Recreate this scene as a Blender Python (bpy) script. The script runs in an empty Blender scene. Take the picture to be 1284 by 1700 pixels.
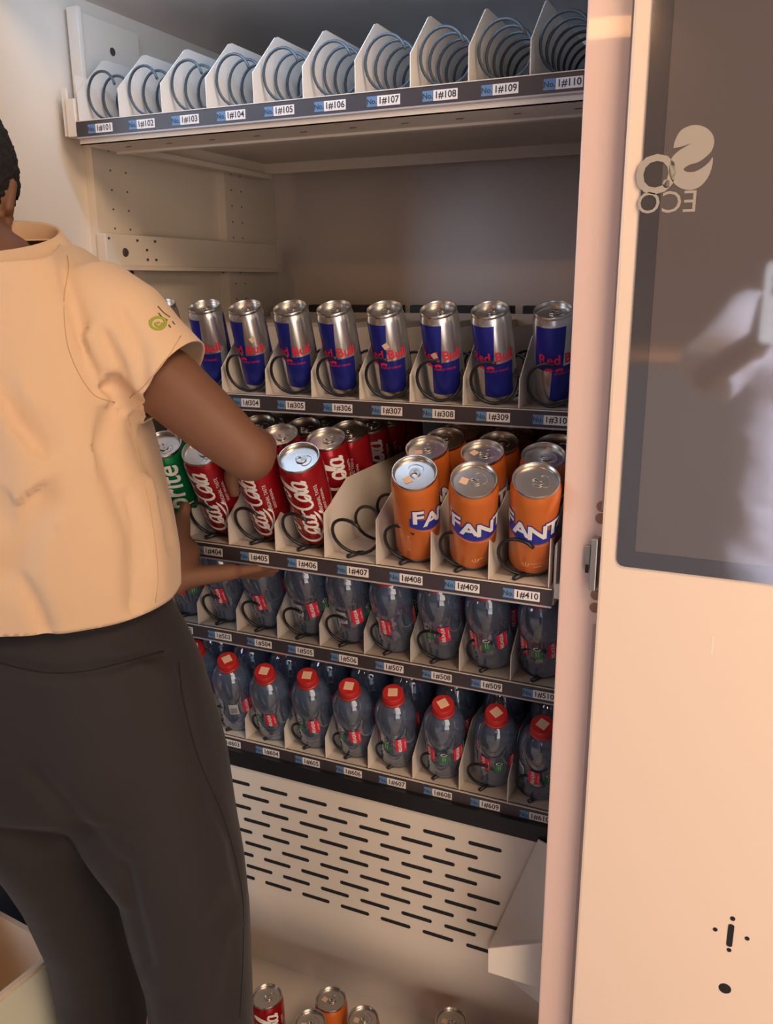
import bpy, bmesh, math, random
import numpy as np
from mathutils import Vector, Matrix, noise
from mathutils.bvhtree import BVHTree
random.seed(7)
C = bpy.context.scene.collection
PI = math.pi

# ---------------------------------------------------------------- camera, lights, exposure
FPX = 1421.7
CAM = Vector((0.9225, -1.0237, 1.4861))
def _axes(yaw, pitch, roll):
    F = Vector((math.sin(yaw)*math.cos(pitch), math.cos(yaw)*math.cos(pitch), math.sin(pitch)))
    R0 = Vector((math.cos(yaw), -math.sin(yaw), 0)); U0 = R0.cross(F)
    return (R0*math.cos(roll)+U0*math.sin(roll), U0*math.cos(roll)-R0*math.sin(roll), F)
RT, UP, FW = _axes(-0.4165, -0.2629, -0.0068)
cam = bpy.data.objects.new('camera', bpy.data.cameras.new('camera')); C.objects.link(cam)
M = Matrix((RT, UP, -FW)).transposed().to_4x4(); M.translation = CAM
cam.matrix_world = M
cam.data.sensor_fit = 'VERTICAL'; cam.data.sensor_height = 36; cam.data.lens = FPX/1700*36
cam.data.clip_start = 0.01
sc = bpy.context.scene; sc.camera = cam
sc.view_settings.view_transform = 'Standard'; sc.view_settings.look = 'None'
sc.view_settings.gamma = 1; sc.view_settings.exposure = -0.33; sc.view_settings.use_curve_mapping = False
sc.cycles.max_bounces = 12; sc.cycles.transparent_max_bounces = 16; sc.cycles.transmission_bounces = 8; sc.cycles.glossy_bounces = 4
sc.cycles.diffuse_bounces = 4; sc.cycles.caustics_refractive = False; sc.cycles.caustics_reflective = False
sc.cycles.use_denoising = True; sc.cycles.sample_clamp_indirect = 3.0
w = bpy.data.worlds.new('world'); sc.world = w; w.use_nodes = True
w.node_tree.nodes['Background'].inputs[0].default_value = (0.55, 0.5, 0.5, 1)
w.node_tree.nodes['Background'].inputs[1].default_value = 0.25

def area(name, loc, target, size, energy, color, size_y=None):
    l = bpy.data.lights.new(name, 'AREA'); l.energy = energy; l.color = color; l.size = size
    if size_y: l.shape = 'RECTANGLE'; l.size_y = size_y
    o = bpy.data.objects.new(name, l); C.objects.link(o); o.location = loc
    o.rotation_euler = (Vector(target)-Vector(loc)).to_track_quat('-Z', 'Y').to_euler(); return o
LAMPP = (1.75, -1.15, 2.8)
area('ceiling_lamp_light', (1.75, -1.15, 2.70), (0.6, -0.2, 1.0), 0.8, 48, (1.0, 0.74, 0.52))
area('cool_fill_light', (-1.3, -1.9, 2.0), (0.3, 0.2, 1.5), 1.2, 30, (0.66, 0.80, 1.0), 1.4)  # added cool fill for the bluish haze at upper left, no window there
area('room_bounce_fill', (2.5, -2.0, 1.35), (0.4, 0, 1.0), 1.5, 42, (1.0, 0.78, 0.60))  # added warm fill standing in for light bounced round the room
area('photographer_fill_light', (1.95, -0.32, 1.85), (1.05, -1.35, 1.15), 0.7, 34, (0.84, 0.84, 1.0)).data.spread = math.radians(62)  # added lamp to brighten the photographer's front, no doorway there
area('rear_lamp_light', (0.053, -3.86, 2.66), (0.4, -1.5, 0.5), 0.30, 8, (1.0, 0.50, 0.20), 0.10)
area('floor_bounce_fill', (1.75, -1.55, 0.25), (0.4, 0.2, 1.6), 1.0, 11, (1.0, 0.92, 0.86))  # added low fill that lifts the tray undersides like floor bounce
area('cabinet_cool_fill', (0.30, -0.095, 1.868), (0.28, 0.5, 1.72), 0.5, 1.5, (0.42, 0.66, 1.0), 0.03)  # added cool fill, tints the upper cabinet blue

# ---------------------------------------------------------------- helpers
def ray(px, py): return FW + RT*((px-642)/FPX) - UP*((py-850)/FPX)
def onp(px, py, ax, v):
    d = ray(px, py); return CAM + d*((v-CAM[ax])/d[ax])
FH = Vector((FW.x, FW.y, 0)).normalized(); RH = Vector((-FH.y*-1, -FH.x, 0)); RH = Vector((FH.y, -FH.x, 0))
def pth(px, py, H):
    d = ray(px, py); return CAM + d*(H/d.dot(FH))
def tag(o, label=None, cat=None, group=None, kind=None):
    if label: o['label'] = label
    if cat: o['category'] = cat
    if group: o['group'] = group
    if kind: o['kind'] = kind
    return o
def empty(name, loc=(0, 0, 0)):
    o = bpy.data.objects.new(name, None); C.objects.link(o); o.location = loc; o.empty_display_size = 0.05; return o
def link(name, me, mats, parent=None, smooth=False):
    if not isinstance(mats, (list, tuple)): mats = [mats]
    for m in mats: me.materials.append(m)
    if smooth:
        for p in me.polygons: p.use_smooth = True
    o = bpy.data.objects.new(name, me); C.objects.link(o)
    if parent: o.parent = parent
    return o
def from_bm(name, bm, mats, parent=None, smooth=False, auto=None):
    me = bpy.data.meshes.new(name); bm.to_mesh(me); bm.free()
    o = link(name, me, mats, parent, smooth)
    if auto is not None: sharp(me, auto)
    return o
def sharp(me, deg=35):
    for p in me.polygons: p.use_smooth = True
    bm = bmesh.new(); bm.from_mesh(me)
    for e in bm.edges:
        if len(e.link_faces) == 2 and e.calc_face_angle(0) > math.radians(deg): e.smooth = False
    bm.to_mesh(me); bm.free()
def box(bm, x0, x1, y0, y1, z0, z1, mi=0, bev=0):
    vs = [bm.verts.new((x, y, z)) for x in (x0, x1) for y in (y0, y1) for z in (z0, z1)]
    fs = []
    for idx in ((0, 1, 3, 2), (4, 6, 7, 5), (0, 4, 5, 1), (2, 3, 7, 6), (0, 2, 6, 4), (1, 5, 7, 3)):
        f = bm.faces.new([vs[i] for i in idx]); f.material_index = mi; fs.append(f)
    if bev:
        es = list({e for f in fs for e in f.edges})
        bmesh.ops.bevel(bm, geom=es, offset=bev, segments=2, affect='EDGES', profile=0.6)
def prism(bm, pts, vec, mi=0):
    vec = Vector(vec); a = [bm.verts.new(p) for p in pts]; b = [bm.verts.new(Vector(p)+vec) for p in pts]
    n = len(pts)
    for f in ([a[::-1], b] + [[a[i], a[(i+1) % n], b[(i+1) % n], b[i]] for i in range(n)]):
        bm.faces.new(f).material_index = mi
def lathe(bm, prof, n=32, mi=0, M=None):
    rings = []
    for r, z in prof:
        if r < 1e-6: rings.append([bm.verts.new((0, 0, z))])
        else: rings.append([bm.verts.new((r*math.cos(2*PI*k/n), r*math.sin(2*PI*k/n), z)) for k in range(n)])
    for a, b in zip(rings, rings[1:]):
        for k in range(n):
            k2 = (k+1) % n
            if len(a) == 1 and len(b) == 1: continue
            if len(a) == 1: f = [a[0], b[k2], b[k]]
            elif len(b) == 1: f = [a[k], a[k2], b[0]]
            else: f = [a[k], a[k2], b[k2], b[k]]
            bm.faces.new(f).material_index = mi
    if M: bmesh.ops.transform(bm, matrix=M, verts=[v for r in rings for v in r])
def tube(bm, pts, r, n=8, mi=0, cap=True):
    pts = [Vector(p) for p in pts]; rings = []; N = None
    for i, p in enumerate(pts):
        t = (pts[min(i+1, len(pts)-1)] - pts[max(i-1, 0)]).normalized()
        if N is None: N = t.orthogonal().normalized()
        N = (N - t*N.dot(t)).normalized(); B = t.cross(N)
        rr = r[i] if isinstance(r, (list, tuple)) else r
        rings.append([bm.verts.new(p + (N*math.cos(2*PI*k/n)+B*math.sin(2*PI*k/n))*rr) for k in range(n)])
    for a, b in zip(rings, rings[1:]):
        for k in range(n): bm.faces.new([a[k], a[(k+1) % n], b[(k+1) % n], b[k]]).material_index = mi
    if cap: bm.faces.new(rings[0][::-1]).material_index = mi; bm.faces.new(rings[-1]).material_index = mi
def copy_tree(o, parent=None):
    c = o.copy(); C.objects.link(c)
    if parent: c.parent = parent
    for ch in list(o.children): copy_tree(ch, c)
    return c

# ---------------------------------------------------------------- materials
def mat(name, col, rough=0.5, metal=0.0, var=0.0, vscale=8, bump=0.0, bscale=60, spec=0.5, trans=0.0, ior=1.45, coat=0.0, emit=0.0, sheen=0.0):
    m = bpy.data.materials.new(name); m.use_nodes = True; nt = m.node_tree; b = nt.nodes['Principled BSDF']
    b.inputs['Base Color'].default_value = (*col, 1); b.inputs['Roughness'].default_value = rough
    b.inputs['Metallic'].default_value = metal; b.inputs['Specular IOR Level'].default_value = spec
    b.inputs['Transmission Weight'].default_value = trans; b.inputs['IOR'].default_value = ior
    b.inputs['Coat Weight'].default_value = coat; b.inputs['Sheen Weight'].default_value = sheen
    if emit: b.inputs['Emission Color'].default_value = (*col, 1); b.inputs['Emission Strength'].default_value = emit
    if var or bump:
        tc = nt.nodes.new('ShaderNodeTexCoord')
    if var:
        n = nt.nodes.new('ShaderNodeTexNoise'); n.inputs['Scale'].default_value = vscale; n.inputs['Detail'].default_value = 4
        nt.links.new(tc.outputs['Object'], n.inputs['Vector'])
        cr = nt.nodes.new('ShaderNodeMix'); cr.data_type = 'RGBA'
        cr.inputs[6].default_value = (*[c*(1-var) for c in col], 1); cr.inputs[7].default_value = (*[min(1, c*(1+var)) for c in col], 1)
        nt.links.new(n.outputs['Fac'], cr.inputs[0]); nt.links.new(cr.outputs[2], b.inputs['Base Color'])
    if bump:
        n = nt.nodes.new('ShaderNodeTexNoise'); n.inputs['Scale'].default_value = bscale; n.inputs['Detail'].default_value = 3
        nt.links.new(tc.outputs['Object'], n.inputs['Vector'])
        bp = nt.nodes.new('ShaderNodeBump'); bp.inputs['Strength'].default_value = bump; bp.inputs['Distance'].default_value = 0.002
        nt.links.new(n.outputs['Fac'], bp.inputs['Height']); nt.links.new(bp.outputs['Normal'], b.inputs['Normal'])
    return m
PAINT = mat('cream_paint', (0.72, 0.63, 0.53), 0.42, var=0.02, bump=0.05, bscale=300)
INNER = mat('cabinet_lining', (0.50, 0.46, 0.44), 0.5, var=0.03)
BACKM = mat('brushed_backing', (0.70, 0.62, 0.58), 0.38, metal=0.3, var=0.05, vscale=3)
PILLAR = mat('pillar_paint', (0.69, 0.485, 0.41), 0.30, var=0.015, coat=0.2)
DOORP = mat('door_paint', (0.82, 0.63, 0.485), 0.30, var=0.015, vscale=4)
TRAYM = mat('tray_paint', (0.68, 0.60, 0.52), 0.45, var=0.02)
BLACKP = mat('black_plastic', (0.012, 0.012, 0.014), 0.4)
STRIP = mat('strip_dark', (0.045, 0.035, 0.038), 0.35)
STRIPLINE = mat('strip_lens_edge', (0.35, 0.32, 0.34), 0.3)
WIRE = mat('coil_wire', (0.012, 0.012, 0.014), 0.35)
WIREB = mat('coil_wire_blue_grey', (0.05, 0.065, 0.08), 0.35)
CARD = mat('tag_card', (0.75, 0.68, 0.64), 0.5)
TAGBLUE = mat('tag_blue', (0.10, 0.20, 0.36), 0.45)
INK = mat('ink', (0.03, 0.03, 0.04), 0.5)
ALU = mat('aluminium', (0.72, 0.68, 0.63), 0.26, metal=1.0)
ALUR = mat('aluminium_tab', (0.62, 0.58, 0.54), 0.3, metal=1.0)
REDCAN = mat('red_metallic', (0.36, 0.008, 0.016), 0.26, metal=0.45, coat=0.3)
ORANGE = mat('orange_metallic', (0.60, 0.145, 0.025), 0.3, metal=0.25, coat=0.3)
GREEN = mat('green_metallic', (0.0, 0.20, 0.06), 0.28, metal=0.4, coat=0.3)
GREENL = mat('green_leaf_print', (0.03, 0.5, 0.12), 0.35, metal=0.2)
WHITEP = mat('white_print', (0.80, 0.78, 0.74), 0.35)
PALEP = mat('pale_print', (0.75, 0.42, 0.22), 0.4)
PINKP = mat('pink_print', (0.75, 0.30, 0.28), 0.4)
BLUEP = mat('blue_print', (0.02, 0.03, 0.28), 0.35)
REDP = mat('red_print', (0.62, 0.02, 0.05), 0.4)
STICK = mat('sticker_paper', (0.72, 0.48, 0.34), 0.6)
STICKINK = mat('sticker_ink', (0.70, 0.40, 0.28), 0.6)
REDCAP = mat('red_cap', (0.42, 0.02, 0.018), 0.35)
GREENP = mat('green_print', (0.03, 0.16, 0.06), 0.4)
GREYP = mat('grey_print', (0.42, 0.42, 0.45), 0.5)
def water_mat():
    m = bpy.data.materials.new('clear_bottle'); m.use_nodes = True; N = m.node_tree.nodes; L = m.node_tree.links
    out = N['Material Output']; N.remove(N['Principled BSDF'])
    tr = N.new('ShaderNodeBsdfTransparent'); tr.inputs[0].default_value = (0.70, 0.81, 0.95, 1)
    gl = N.new('ShaderNodeBsdfGlossy'); gl.inputs[0].default_value = (0.85, 0.9, 1, 1); gl.inputs[1].default_value = 0.06
    df = N.new('ShaderNodeBsdfTranslucent'); df.inputs[0].default_value = (0.34, 0.44, 0.62, 1)
    d2 = N.new('ShaderNodeBsdfDiffuse'); d2.inputs[0].default_value = (0.30, 0.38, 0.54, 1)
    lw = N.new('ShaderNodeLayerWeight'); lw.inputs[0].default_value = 0.35
    m0 = N.new('ShaderNodeMixShader'); m0.inputs[0].default_value = 0.5; L.new(df.outputs[0], m0.inputs[1]); L.new(d2.outputs[0], m0.inputs[2])
    m1 = N.new('ShaderNodeMixShader'); m1.inputs[0].default_value = 0.30; L.new(tr.outputs[0], m1.inputs[1]); L.new(m0.outputs[0], m1.inputs[2])
    mr = N.new('ShaderNodeMapRange'); mr.inputs[3].default_value = 0.09; mr.inputs[4].default_value = 0.65; L.new(lw.outputs['Facing'], mr.inputs[0])
    m2 = N.new('ShaderNodeMixShader'); L.new(mr.outputs[0], m2.inputs[0]); L.new(m1.outputs[0], m2.inputs[1]); L.new(gl.outputs[0], m2.inputs[2])
    L.new(m2.outputs[0], out.inputs[0]); return m
WATER = water_mat()
GLASS = mat('dark_screen_glass', (0.12, 0.10, 0.095), 0.05, spec=0.5, ior=2.5)  # base colour raised to carry the veiling haze over the glass
GLASSB = mat('screen_border', (0.06, 0.058, 0.062), 0.06, spec=0.9, ior=1.9)  # haze is mixed into this base colour as well
LOGO = mat('frosted_logo', (0.36, 0.31, 0.25), 0.35)
SLOTM = mat('slot_dark', (0.01, 0.01, 0.012), 0.8)
HOLE = mat('hole_shadow_metal', (0.06, 0.05, 0.05), 0.6)
STEEL = mat('steel', (0.5, 0.46, 0.42), 0.35, metal=0.9)
SKIN = mat('brown_skin', (0.165, 0.072, 0.038), 0.58, var=0.10, vscale=14, bump=0.06, bscale=120)
NAIL = mat('nail', (0.36, 0.20, 0.14), 0.35)
HAIRM = mat('black_hair', (0.012, 0.010, 0.010), 0.8, bump=1.0, bscale=350)
SHIRT = mat('beige_polo_knit', (0.70, 0.485, 0.31), 0.85, var=0.03, bump=0.12, bscale=900, sheen=0.15)
SHIRTSEAM = mat('beige_stitching', (0.58, 0.38, 0.22), 0.9)
LIME = mat('lime_embroidery', (0.30, 0.36, 0.04), 0.7)
OLIVE = mat('dark_embroidery', (0.10, 0.08, 0.03), 0.8)
TROUS = mat('dark_brown_twill', (0.017, 0.0125, 0.0125), 0.8, var=0.06, bump=0.1, bscale=700, sheen=0.06)
TROUSSEAM = mat('trouser_seam', (0.010, 0.008, 0.008), 0.9)
SHOE = mat('black_shoe', (0.01, 0.01, 0.01), 0.4)
WHITECLOTH = mat('white_cotton', (0.75, 0.74, 0.80), 0.9, bump=0.1, bscale=300)
CARDBOARD = mat('tan_board', (0.72, 0.57, 0.42), 0.75, var=0.05)
CREAMBOARD = mat('cream_board', (0.72, 0.70, 0.55), 0.6)
NAVY = mat('navy_fabric', (0.012, 0.014, 0.02), 0.8)
ROOMW = mat('room_plaster', (0.26, 0.18, 0.15), 0.8, var=0.06, vscale=1.5)
ROOMD = mat('room_dark_panel', (0.12, 0.12, 0.12), 0.7)
FLOORM = mat('floor_tile', (0.34, 0.29, 0.25), 0.5, var=0.08, vscale=3)
WOOD = mat('orange_wood', (0.55, 0.27, 0.12), 0.5, var=0.1)
LAMPG = mat('lamp_glow', (1.0, 0.66, 0.36), 0.5, emit=14.0)
COOLFILLG = mat('cool_fill_glow', (0.75, 0.86, 1.0), 0.5, emit=4.0)  # glow of the added, unseen tube
WHITEPL = mat('phone_shell', (0.55, 0.58, 0.55), 0.3)

def energy_mat():
    m = mat('blue_silver_print', (0.6, 0.6, 0.6), 0.24, metal=0.85); nt = m.node_tree; L = nt.links; N = nt.nodes
    b = N['Principled BSDF']; tc = N.new('ShaderNodeTexCoord'); sx = N.new('ShaderNodeSeparateXYZ'); L.new(tc.outputs['Object'], sx.inputs[0])
    def mth(op, a, b_=None, c=None):
        n = N.new('ShaderNodeMath'); n.operation = op
        for i, v in enumerate((a, b_, c)):
            if v is None: continue
            if isinstance(v, (int, float)): n.inputs[i].default_value = v
            else: L.new(v, n.inputs[i])
        return n.outputs[0]
    ang = mth('ARCTAN2', sx.outputs[1], sx.outputs[0])
    # front of the can is -Y: angle -pi/2 ; two repeats round the can
    ph = mth('ADD', mth('MULTIPLY', mth('ADD', ang, PI/2-0.42), 2.0), mth('MULTIPLY', mth('SUBTRACT', sx.outputs[2], 0.085), -9.0))
    s = mth('LESS_THAN', mth('SINE', ph), 0.0)         # blue on the left half of the upper field
    ph2 = mth('ADD', mth('MULTIPLY', mth('ADD', ang, PI/2+0.35), 2.0), mth('MULTIPLY', mth('SUBTRACT', sx.outputs[2], 0.03), -9.0))
    s2 = mth('GREATER_THAN', mth('SINE', ph2), 0.0)
    upper = mth('GREATER_THAN', mth('ADD', sx.outputs[2], mth('MULTIPLY', s, 0.006)), 0.058)
    fac = mth('ADD', mth('MULTIPLY', s, upper), mth('MULTIPLY', s2, mth('SUBTRACT', 1.0, upper)))
    fac = mth('MULTIPLY', fac, mth('GREATER_THAN', sx.outputs[2], 0.011))
    fac = mth('MULTIPLY', fac, mth('LESS_THAN', sx.outputs[2], 0.1085))
    mix = N.new('ShaderNodeMix'); mix.data_type = 'RGBA'; L.new(fac, mix.inputs[0])
    mix.inputs[6].default_value = (0.66, 0.63, 0.60, 1); mix.inputs[7].default_value = (0.018, 0.024, 0.24, 1)
    L.new(mix.outputs[2], b.inputs['Base Color'])
    L.new(mth('MULTIPLY_ADD', fac, -0.5, 0.9), b.inputs['Metallic']); return m
ENERGY = energy_mat()

# ---------------------------------------------------------------- lettering
_tc = {}
def text_bm(s, size, off=0.0, shear=0.0, ax='CENTER', space=1.0):
    key = (s, size, off, shear, ax, space)
    if key not in _tc:
        cu = bpy.data.curves.new('lettering', 'FONT'); cu.body = s; cu.size = size; cu.offset = off; cu.shear = shear
        cu.align_x = ax; cu.align_y = 'CENTER'; cu.space_character = space; cu.resolution_u = 3
        o = bpy.data.objects.new('lettering', cu); C.objects.link(o)
        dg = bpy.context.evaluated_depsgraph_get(); me = o.evaluated_get(dg).to_mesh()
        _tc[key] = ([v.co.copy() for v in me.vertices], [tuple(p.vertices) for p in me.polygons])
        o.evaluated_get(dg).to_mesh_clear(); bpy.data.objects.remove(o); bpy.data.curves.remove(cu)
    return _tc[key]
def add_geo(bm, geo, f, mi=0, cut=0.0, cutax=0):
    """flat (u,v) outline geometry, optionally cut into strips, mapped to space by f"""
    vs, fs = geo; t = bmesh.new(); vv = [t.verts.new((v[0], v[1], 0)) for v in vs]
    for p in fs:
        try: t.faces.new([vv[i] for i in p])
        except ValueError: pass
    if cut:
        us = [v[cutax] for v in vs]; u = math.floor(min(us)/cut)*cut
        while u < max(us):
            no = (1, 0, 0) if cutax == 0 else (0, 1, 0); co = (u, 0, 0) if cutax == 0 else (0, u, 0)
            bmesh.ops.bisect_plane(t, geom=t.verts[:]+t.edges[:]+t.faces[:], plane_co=co, plane_no=no); u += cut
    mp = {v: bm.verts.new(f(v.co.x, v.co.y)) for v in t.verts}
    for p in t.faces:
        try: bm.faces.new([mp[v] for v in p.verts]).material_index = mi
        except ValueError: pass
    t.free()
def wrap(r, a0=0.0, z0=0.0, up=True):
    """upright wrap round a can (front is -Y); up=False turns the text to read upwards"""
    if up: return lambda u, v: (r*math.cos(-PI/2+a0+u/r), r*math.sin(-PI/2+a0+u/r), z0+v)
    return lambda u, v: (r*math.cos(-PI/2+a0-v/r), r*math.sin(-PI/2+a0-v/r), z0+u)
def catmull(P, n=8):
    P = [Vector((p[0], p[1], 0)) for p in P]; out = []
    Q = [P[0]*2-P[1]] + P + [P[-1]*2-P[-2]]
    for i in range(1, len(Q)-2):
        for k in range(n):
            t = k/n; a, b, c, d = Q[i-1], Q[i], Q[i+1], Q[i+2]
            out.append(0.5*((2*b)+(c-a)*t+(2*a-5*b+4*c-d)*t*t+(3*b-a-3*c+d)*t**3))
    out.append(P[-1]); return out
def ribbon(P, wmin, wmax, n=8, pen=0.9):
    pts = catmull(P, n); L = []; R = []
    for i, p in enumerate(pts):
        t = (pts[min(i+1, len(pts)-1)]-pts[max(i-1, 0)])
        if t.length < 1e-9: t = Vector((1, 0, 0))
        t.normalize(); a = math.atan2(t.y, t.x)
        ww = (wmin+(wmax-wmin)*abs(math.sin(a-pen+0.9)))*0.5
        e = min(1, min(i, len(pts)-1-i)/3+0.35); ww *= e
        nrm = Vector((-t.y, t.x, 0)); L.append(p+nrm*ww); R.append(p-nrm*ww)
    m = len(pts); return (L+R, [(i, m+i, m+i+1, i+1) for i in range(m-1)])
def ell(cx, cy, rx, ry, a0, a1, n=9):
    return [(cx+rx*math.cos(math.radians(a0+(a1-a0)*i/n)), cy+ry*math.sin(math.radians(a0+(a1-a0)*i/n))) for i in range(n+1)]
def script_word():
    """flowing script 'Coca-Cola', unit letter body 1 high, length about 9.6"""
    S = []
    def C_(x): 
        S.append(ell(x+0.95, 1.15, 0.95, 1.25, 40, 300, 10)+[(x+2.0, 0.35)])
        S.append([(x+1.0, 1.9), (x+1.35, 1.55), (x+1.7, 1.8), (x+1.55, 2.35), (x+1.0, 2.4)])
    def o_(x): S.append(ell(x+0.45, 0.5, 0.45, 0.55, 100, 470, 12)+[(x+1.05, 0.75)])
    def c_(x): S.append(ell(x+0.45, 0.5, 0.45, 0.55, 45, 320, 9)+[(x+1.0, 0.4)])
    def a_(x):
        S.append(ell(x+0.42, 0.5, 0.42, 0.52, 45, 400, 12)); S.append([(x+0.85, 1.0), (x+0.8, 0.45), (x+0.9, 0.02), (x+1.2, 0.3)])
    def l_(x): S.append([(x+0.05, 0.35), (x+0.5, 1.2), (x+0.72, 2.2), (x+0.5, 2.5), (x+0.28, 1.9), (x+0.2, 0.6), (x+0.38, 0.0), (x+0.75, 0.35)])
    C_(0); o_(1.35); c_(2.2); a_(2.95)
    S.append([(3.95, 0.7), (4.4, 0.85), (4.8, 0.75)])
    C_(4.75); o_(6.1); l_(7.05); a_(7.7)
    # long swash under the first capital
    S.append([(1.0, -0.1), (2.2, -0.45), (3.6, -0.35), (4.6, -0.05)])
    out = []
    for s in S:
        s = [(x+0.32*y, y) for x, y in s]; out.append(ribbon(s, 0.14, 0.34, 5))
    return out

# ================================================================ ROOM (setting)
def struct(name, bm, m): return tag(from_bm(name, bm, m), kind='structure')
bm = bmesh.new(); box(bm, -2.6, 3.2, -4.2, 0.95, -0.05, 0); struct('floor', bm, FLOORM)
bm = bmesh.new(); box(bm, -2.6, 3.2, -4.2, 0.95, 2.8, 2.85); struct('ceiling', bm, ROOMW)
bm = bmesh.new(); box(bm, -2.6, 3.2, -4.25, -4.2, 0, 2.8); struct('wall_rear', bm, ROOMW)
bm = bmesh.new(); box(bm, -2.65, -2.6, -4.2, 0.95, 0, 2.8); struct('wall_left', bm, ROOMW)
bm = bmesh.new(); box(bm, 3.2, 3.25, -4.2, 0.95, 0, 2.8); struct('wall_right', bm, ROOMW)
bm = bmesh.new(); box(bm, -2.6, 3.2, 0.95, 1.0, 0, 2.8); struct('wall_front', bm, ROOMW)

# ================================================================ VENDING MACHINE
VM = tag(empty('vending_machine', (0.4, 0.25, 0)), 'tall cream vending machine with its product cabinet standing open', 'vending machine')
VM_OFF = Vector((-0.4, -0.25, 0))
def vpart(name, bm, m, smooth=False, auto=None, parent=None):
    bmesh.ops.translate(bm, vec=VM_OFF, verts=bm.verts)
    return from_bm(name, bm, m, parent or VM, smooth, auto)
XL, XR, YB, ZT = -0.05, 0.737, 0.612, 1.888
bm = bmesh.new(); box(bm, XL-0.03, XL, -0.135, YB+0.02, 0.10, 2.05); vpart('side_wall', bm, PAINT)
bm = bmesh.new(); box(bm, XR, XR+0.012, -0.118, YB+0.02, 0.10, 2.05); vpart('side_wall', bm, INNER)
bm = bmesh.new(); box(bm, XL, XR, YB, YB+0.02, 0.10, 2.05); vpart('back_panel', bm, BACKM)
bm = bmesh.new(); box(bm, XL, XR, -0.115, YB, ZT, ZT+0.02); vpart('top_panel', bm, BACKM)
bm = bmesh.new(); box(bm, XL, 0.735, -0.135, -0.115, 1.885, 2.06, bev=0.003); vpart('header_panel', bm, PAINT)
bm = bmesh.new(); box(bm, XL-0.03, 1.62, -0.13, YB+0.02, 0.0, 0.10); vpart('plinth', bm, BLACKP)
led = None
bm = bmesh.new(); box(bm, 0.05, 0.56, -0.112, -0.10, 1.872, 1.886, bev=0.002); vpart('cool_fill_tube', bm, COOLFILLG)  # unseen glowing tube, added to go with the cool cabinet fill

# upright slotted rails and cross rail on the left wall
def upright(y0, y1, z0, z1, holes):
    bm = bmesh.new(); box(bm, XL-0.001, XL+0.010, y0+0.004, y1, z0, z1)
    box(bm, XL-0.001, XL+0.016, y0-0.0005, y0+0.018, z0+0.0007, z1-0.0007)
    r = vpart('upright_rail', bm, PAINT)
    bm = bmesh.new()
    zz = z0+0.05
    while zz < z1-0.03:
        for yy in holes:
            lathe(bm, [(0, 0.0113), (0.0016, 0.0113), (0.0016, 0.0100)], 8, 0, Matrix.Translation((XL-0.0007, yy, zz)) @ Matrix.Rotation(PI/2, 4, 'Y'))
        zz += 0.0285
    vpart('punched_holes', bm, HOLE, parent=None).parent = r
upright(0.058, 0.165, 0.75, 1.86, (0.102, 0.138))
upright(0.405, 0.492, 0.75, 1.86, (0.435, 0.468))
bm = bmesh.new(); box(bm, XL+0.012, XL+0.030, 0.055, 0.56, 1.512, 1.560, bev=0.002)
box(bm, XL+0.012, XL+0.042, 0.06, 0.56, 1.506, 1.512); cr = vpart('cross_rail', bm, PAINT)
bm = bmesh.new()
for (yy, zz, rr) in ((0.098, 1.533, 0.007), (0.128, 1.552, 0.0022), (0.150, 1.538, 0.0022), (0.172, 1.552, 0.0022), (0.150, 1.523, 0.0022), (0.172, 1.523, 0.0022), (0.062, 1.553, 0.0018)):
    lathe(bm, [(0, 0.002), (rr*0.8, 0.002), (rr, 0.0)], 14, 0, Matrix.Translation((XL+0.0302, yy, zz)) @ Matrix.Rotation(PI/2, 4, 'Y'))
vpart('bolt_heads', bm, HOLE, parent=None).parent = cr
# mounting plate with two big holes beside the top tray
bm = bmesh.new(); box(bm, XL+0.010, XL+0.014, 0.045, 0.19, 1.70, 1.865, bev=0.0015); box(bm, XL+0.010, XL+0.03, 0.038, 0.046, 1.70, 1.865, bev=0.001); pl = vpart('mounting_plate', bm, PAINT)
bm = bmesh.new()
for P in (onp(145, 72, 0, XL+0.0143), onp(187, 86, 0, XL+0.0143)):
    lathe(bm, [(0, 0.0008), (0.0055, 0.0008), (0.006, 0)], 16, 0, Matrix.Translation(P) @ Matrix.Rotation(PI/2, 4, 'Y'))
    vpart('bolt_head', bm, HOLE, parent=None).parent = pl; bm = bmesh.new()
bm = bmesh.new()
for q in ((208, 452), (219, 453), (371, 449), (399, 449)):
    P = onp(*q, 0, XL+0.0105)
    lathe(bm, [(0, 0.0012), (0.004, 0.0012), (0.005, 0)], 12, 0, Matrix.Translation(P) @ Matrix.Rotation(PI/2, 4, 'Y'))
    vpart('bolt_head', bm, HOLE); bm = bmesh.new()

# front pillar, gap and right-hand control panel
bm = bmesh.new(); box(bm, 0.735, 0.800, -0.128, -0.112, 0.10, 2.06, bev=0.002); pil = vpart('front_pillar', bm, PILLAR)
bm = bmesh.new()
box(bm, 0.7765, 0.781, -0.1296, -0.1275, 1.25, 2.05); box(bm, 0.7745, 0.779, -0.1296, -0.1275, 0.12, 1.12)
vpart('gap_shade_strip', bm, mat('gap_shade_grey_pink', (0.42, 0.30, 0.24), 0.6)).parent = VM  # darker strips painting the shadow in the gap between pillar and panel
PX0, PX1, PY = 0.781, 1.62, -0.150
bm = bmesh.new(); box(bm, PX0, PX1, PY, PY+0.022, 0.10, 2.06, bev=0.003); cp = vpart('control_panel', bm, DOORP)
g0 = onp(1088, 0, 1, PY); g1 = onp(1024, 938, 1, PY)
gx0, gz0 = g1.x, g1.z
bm = bmesh.new()
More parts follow.
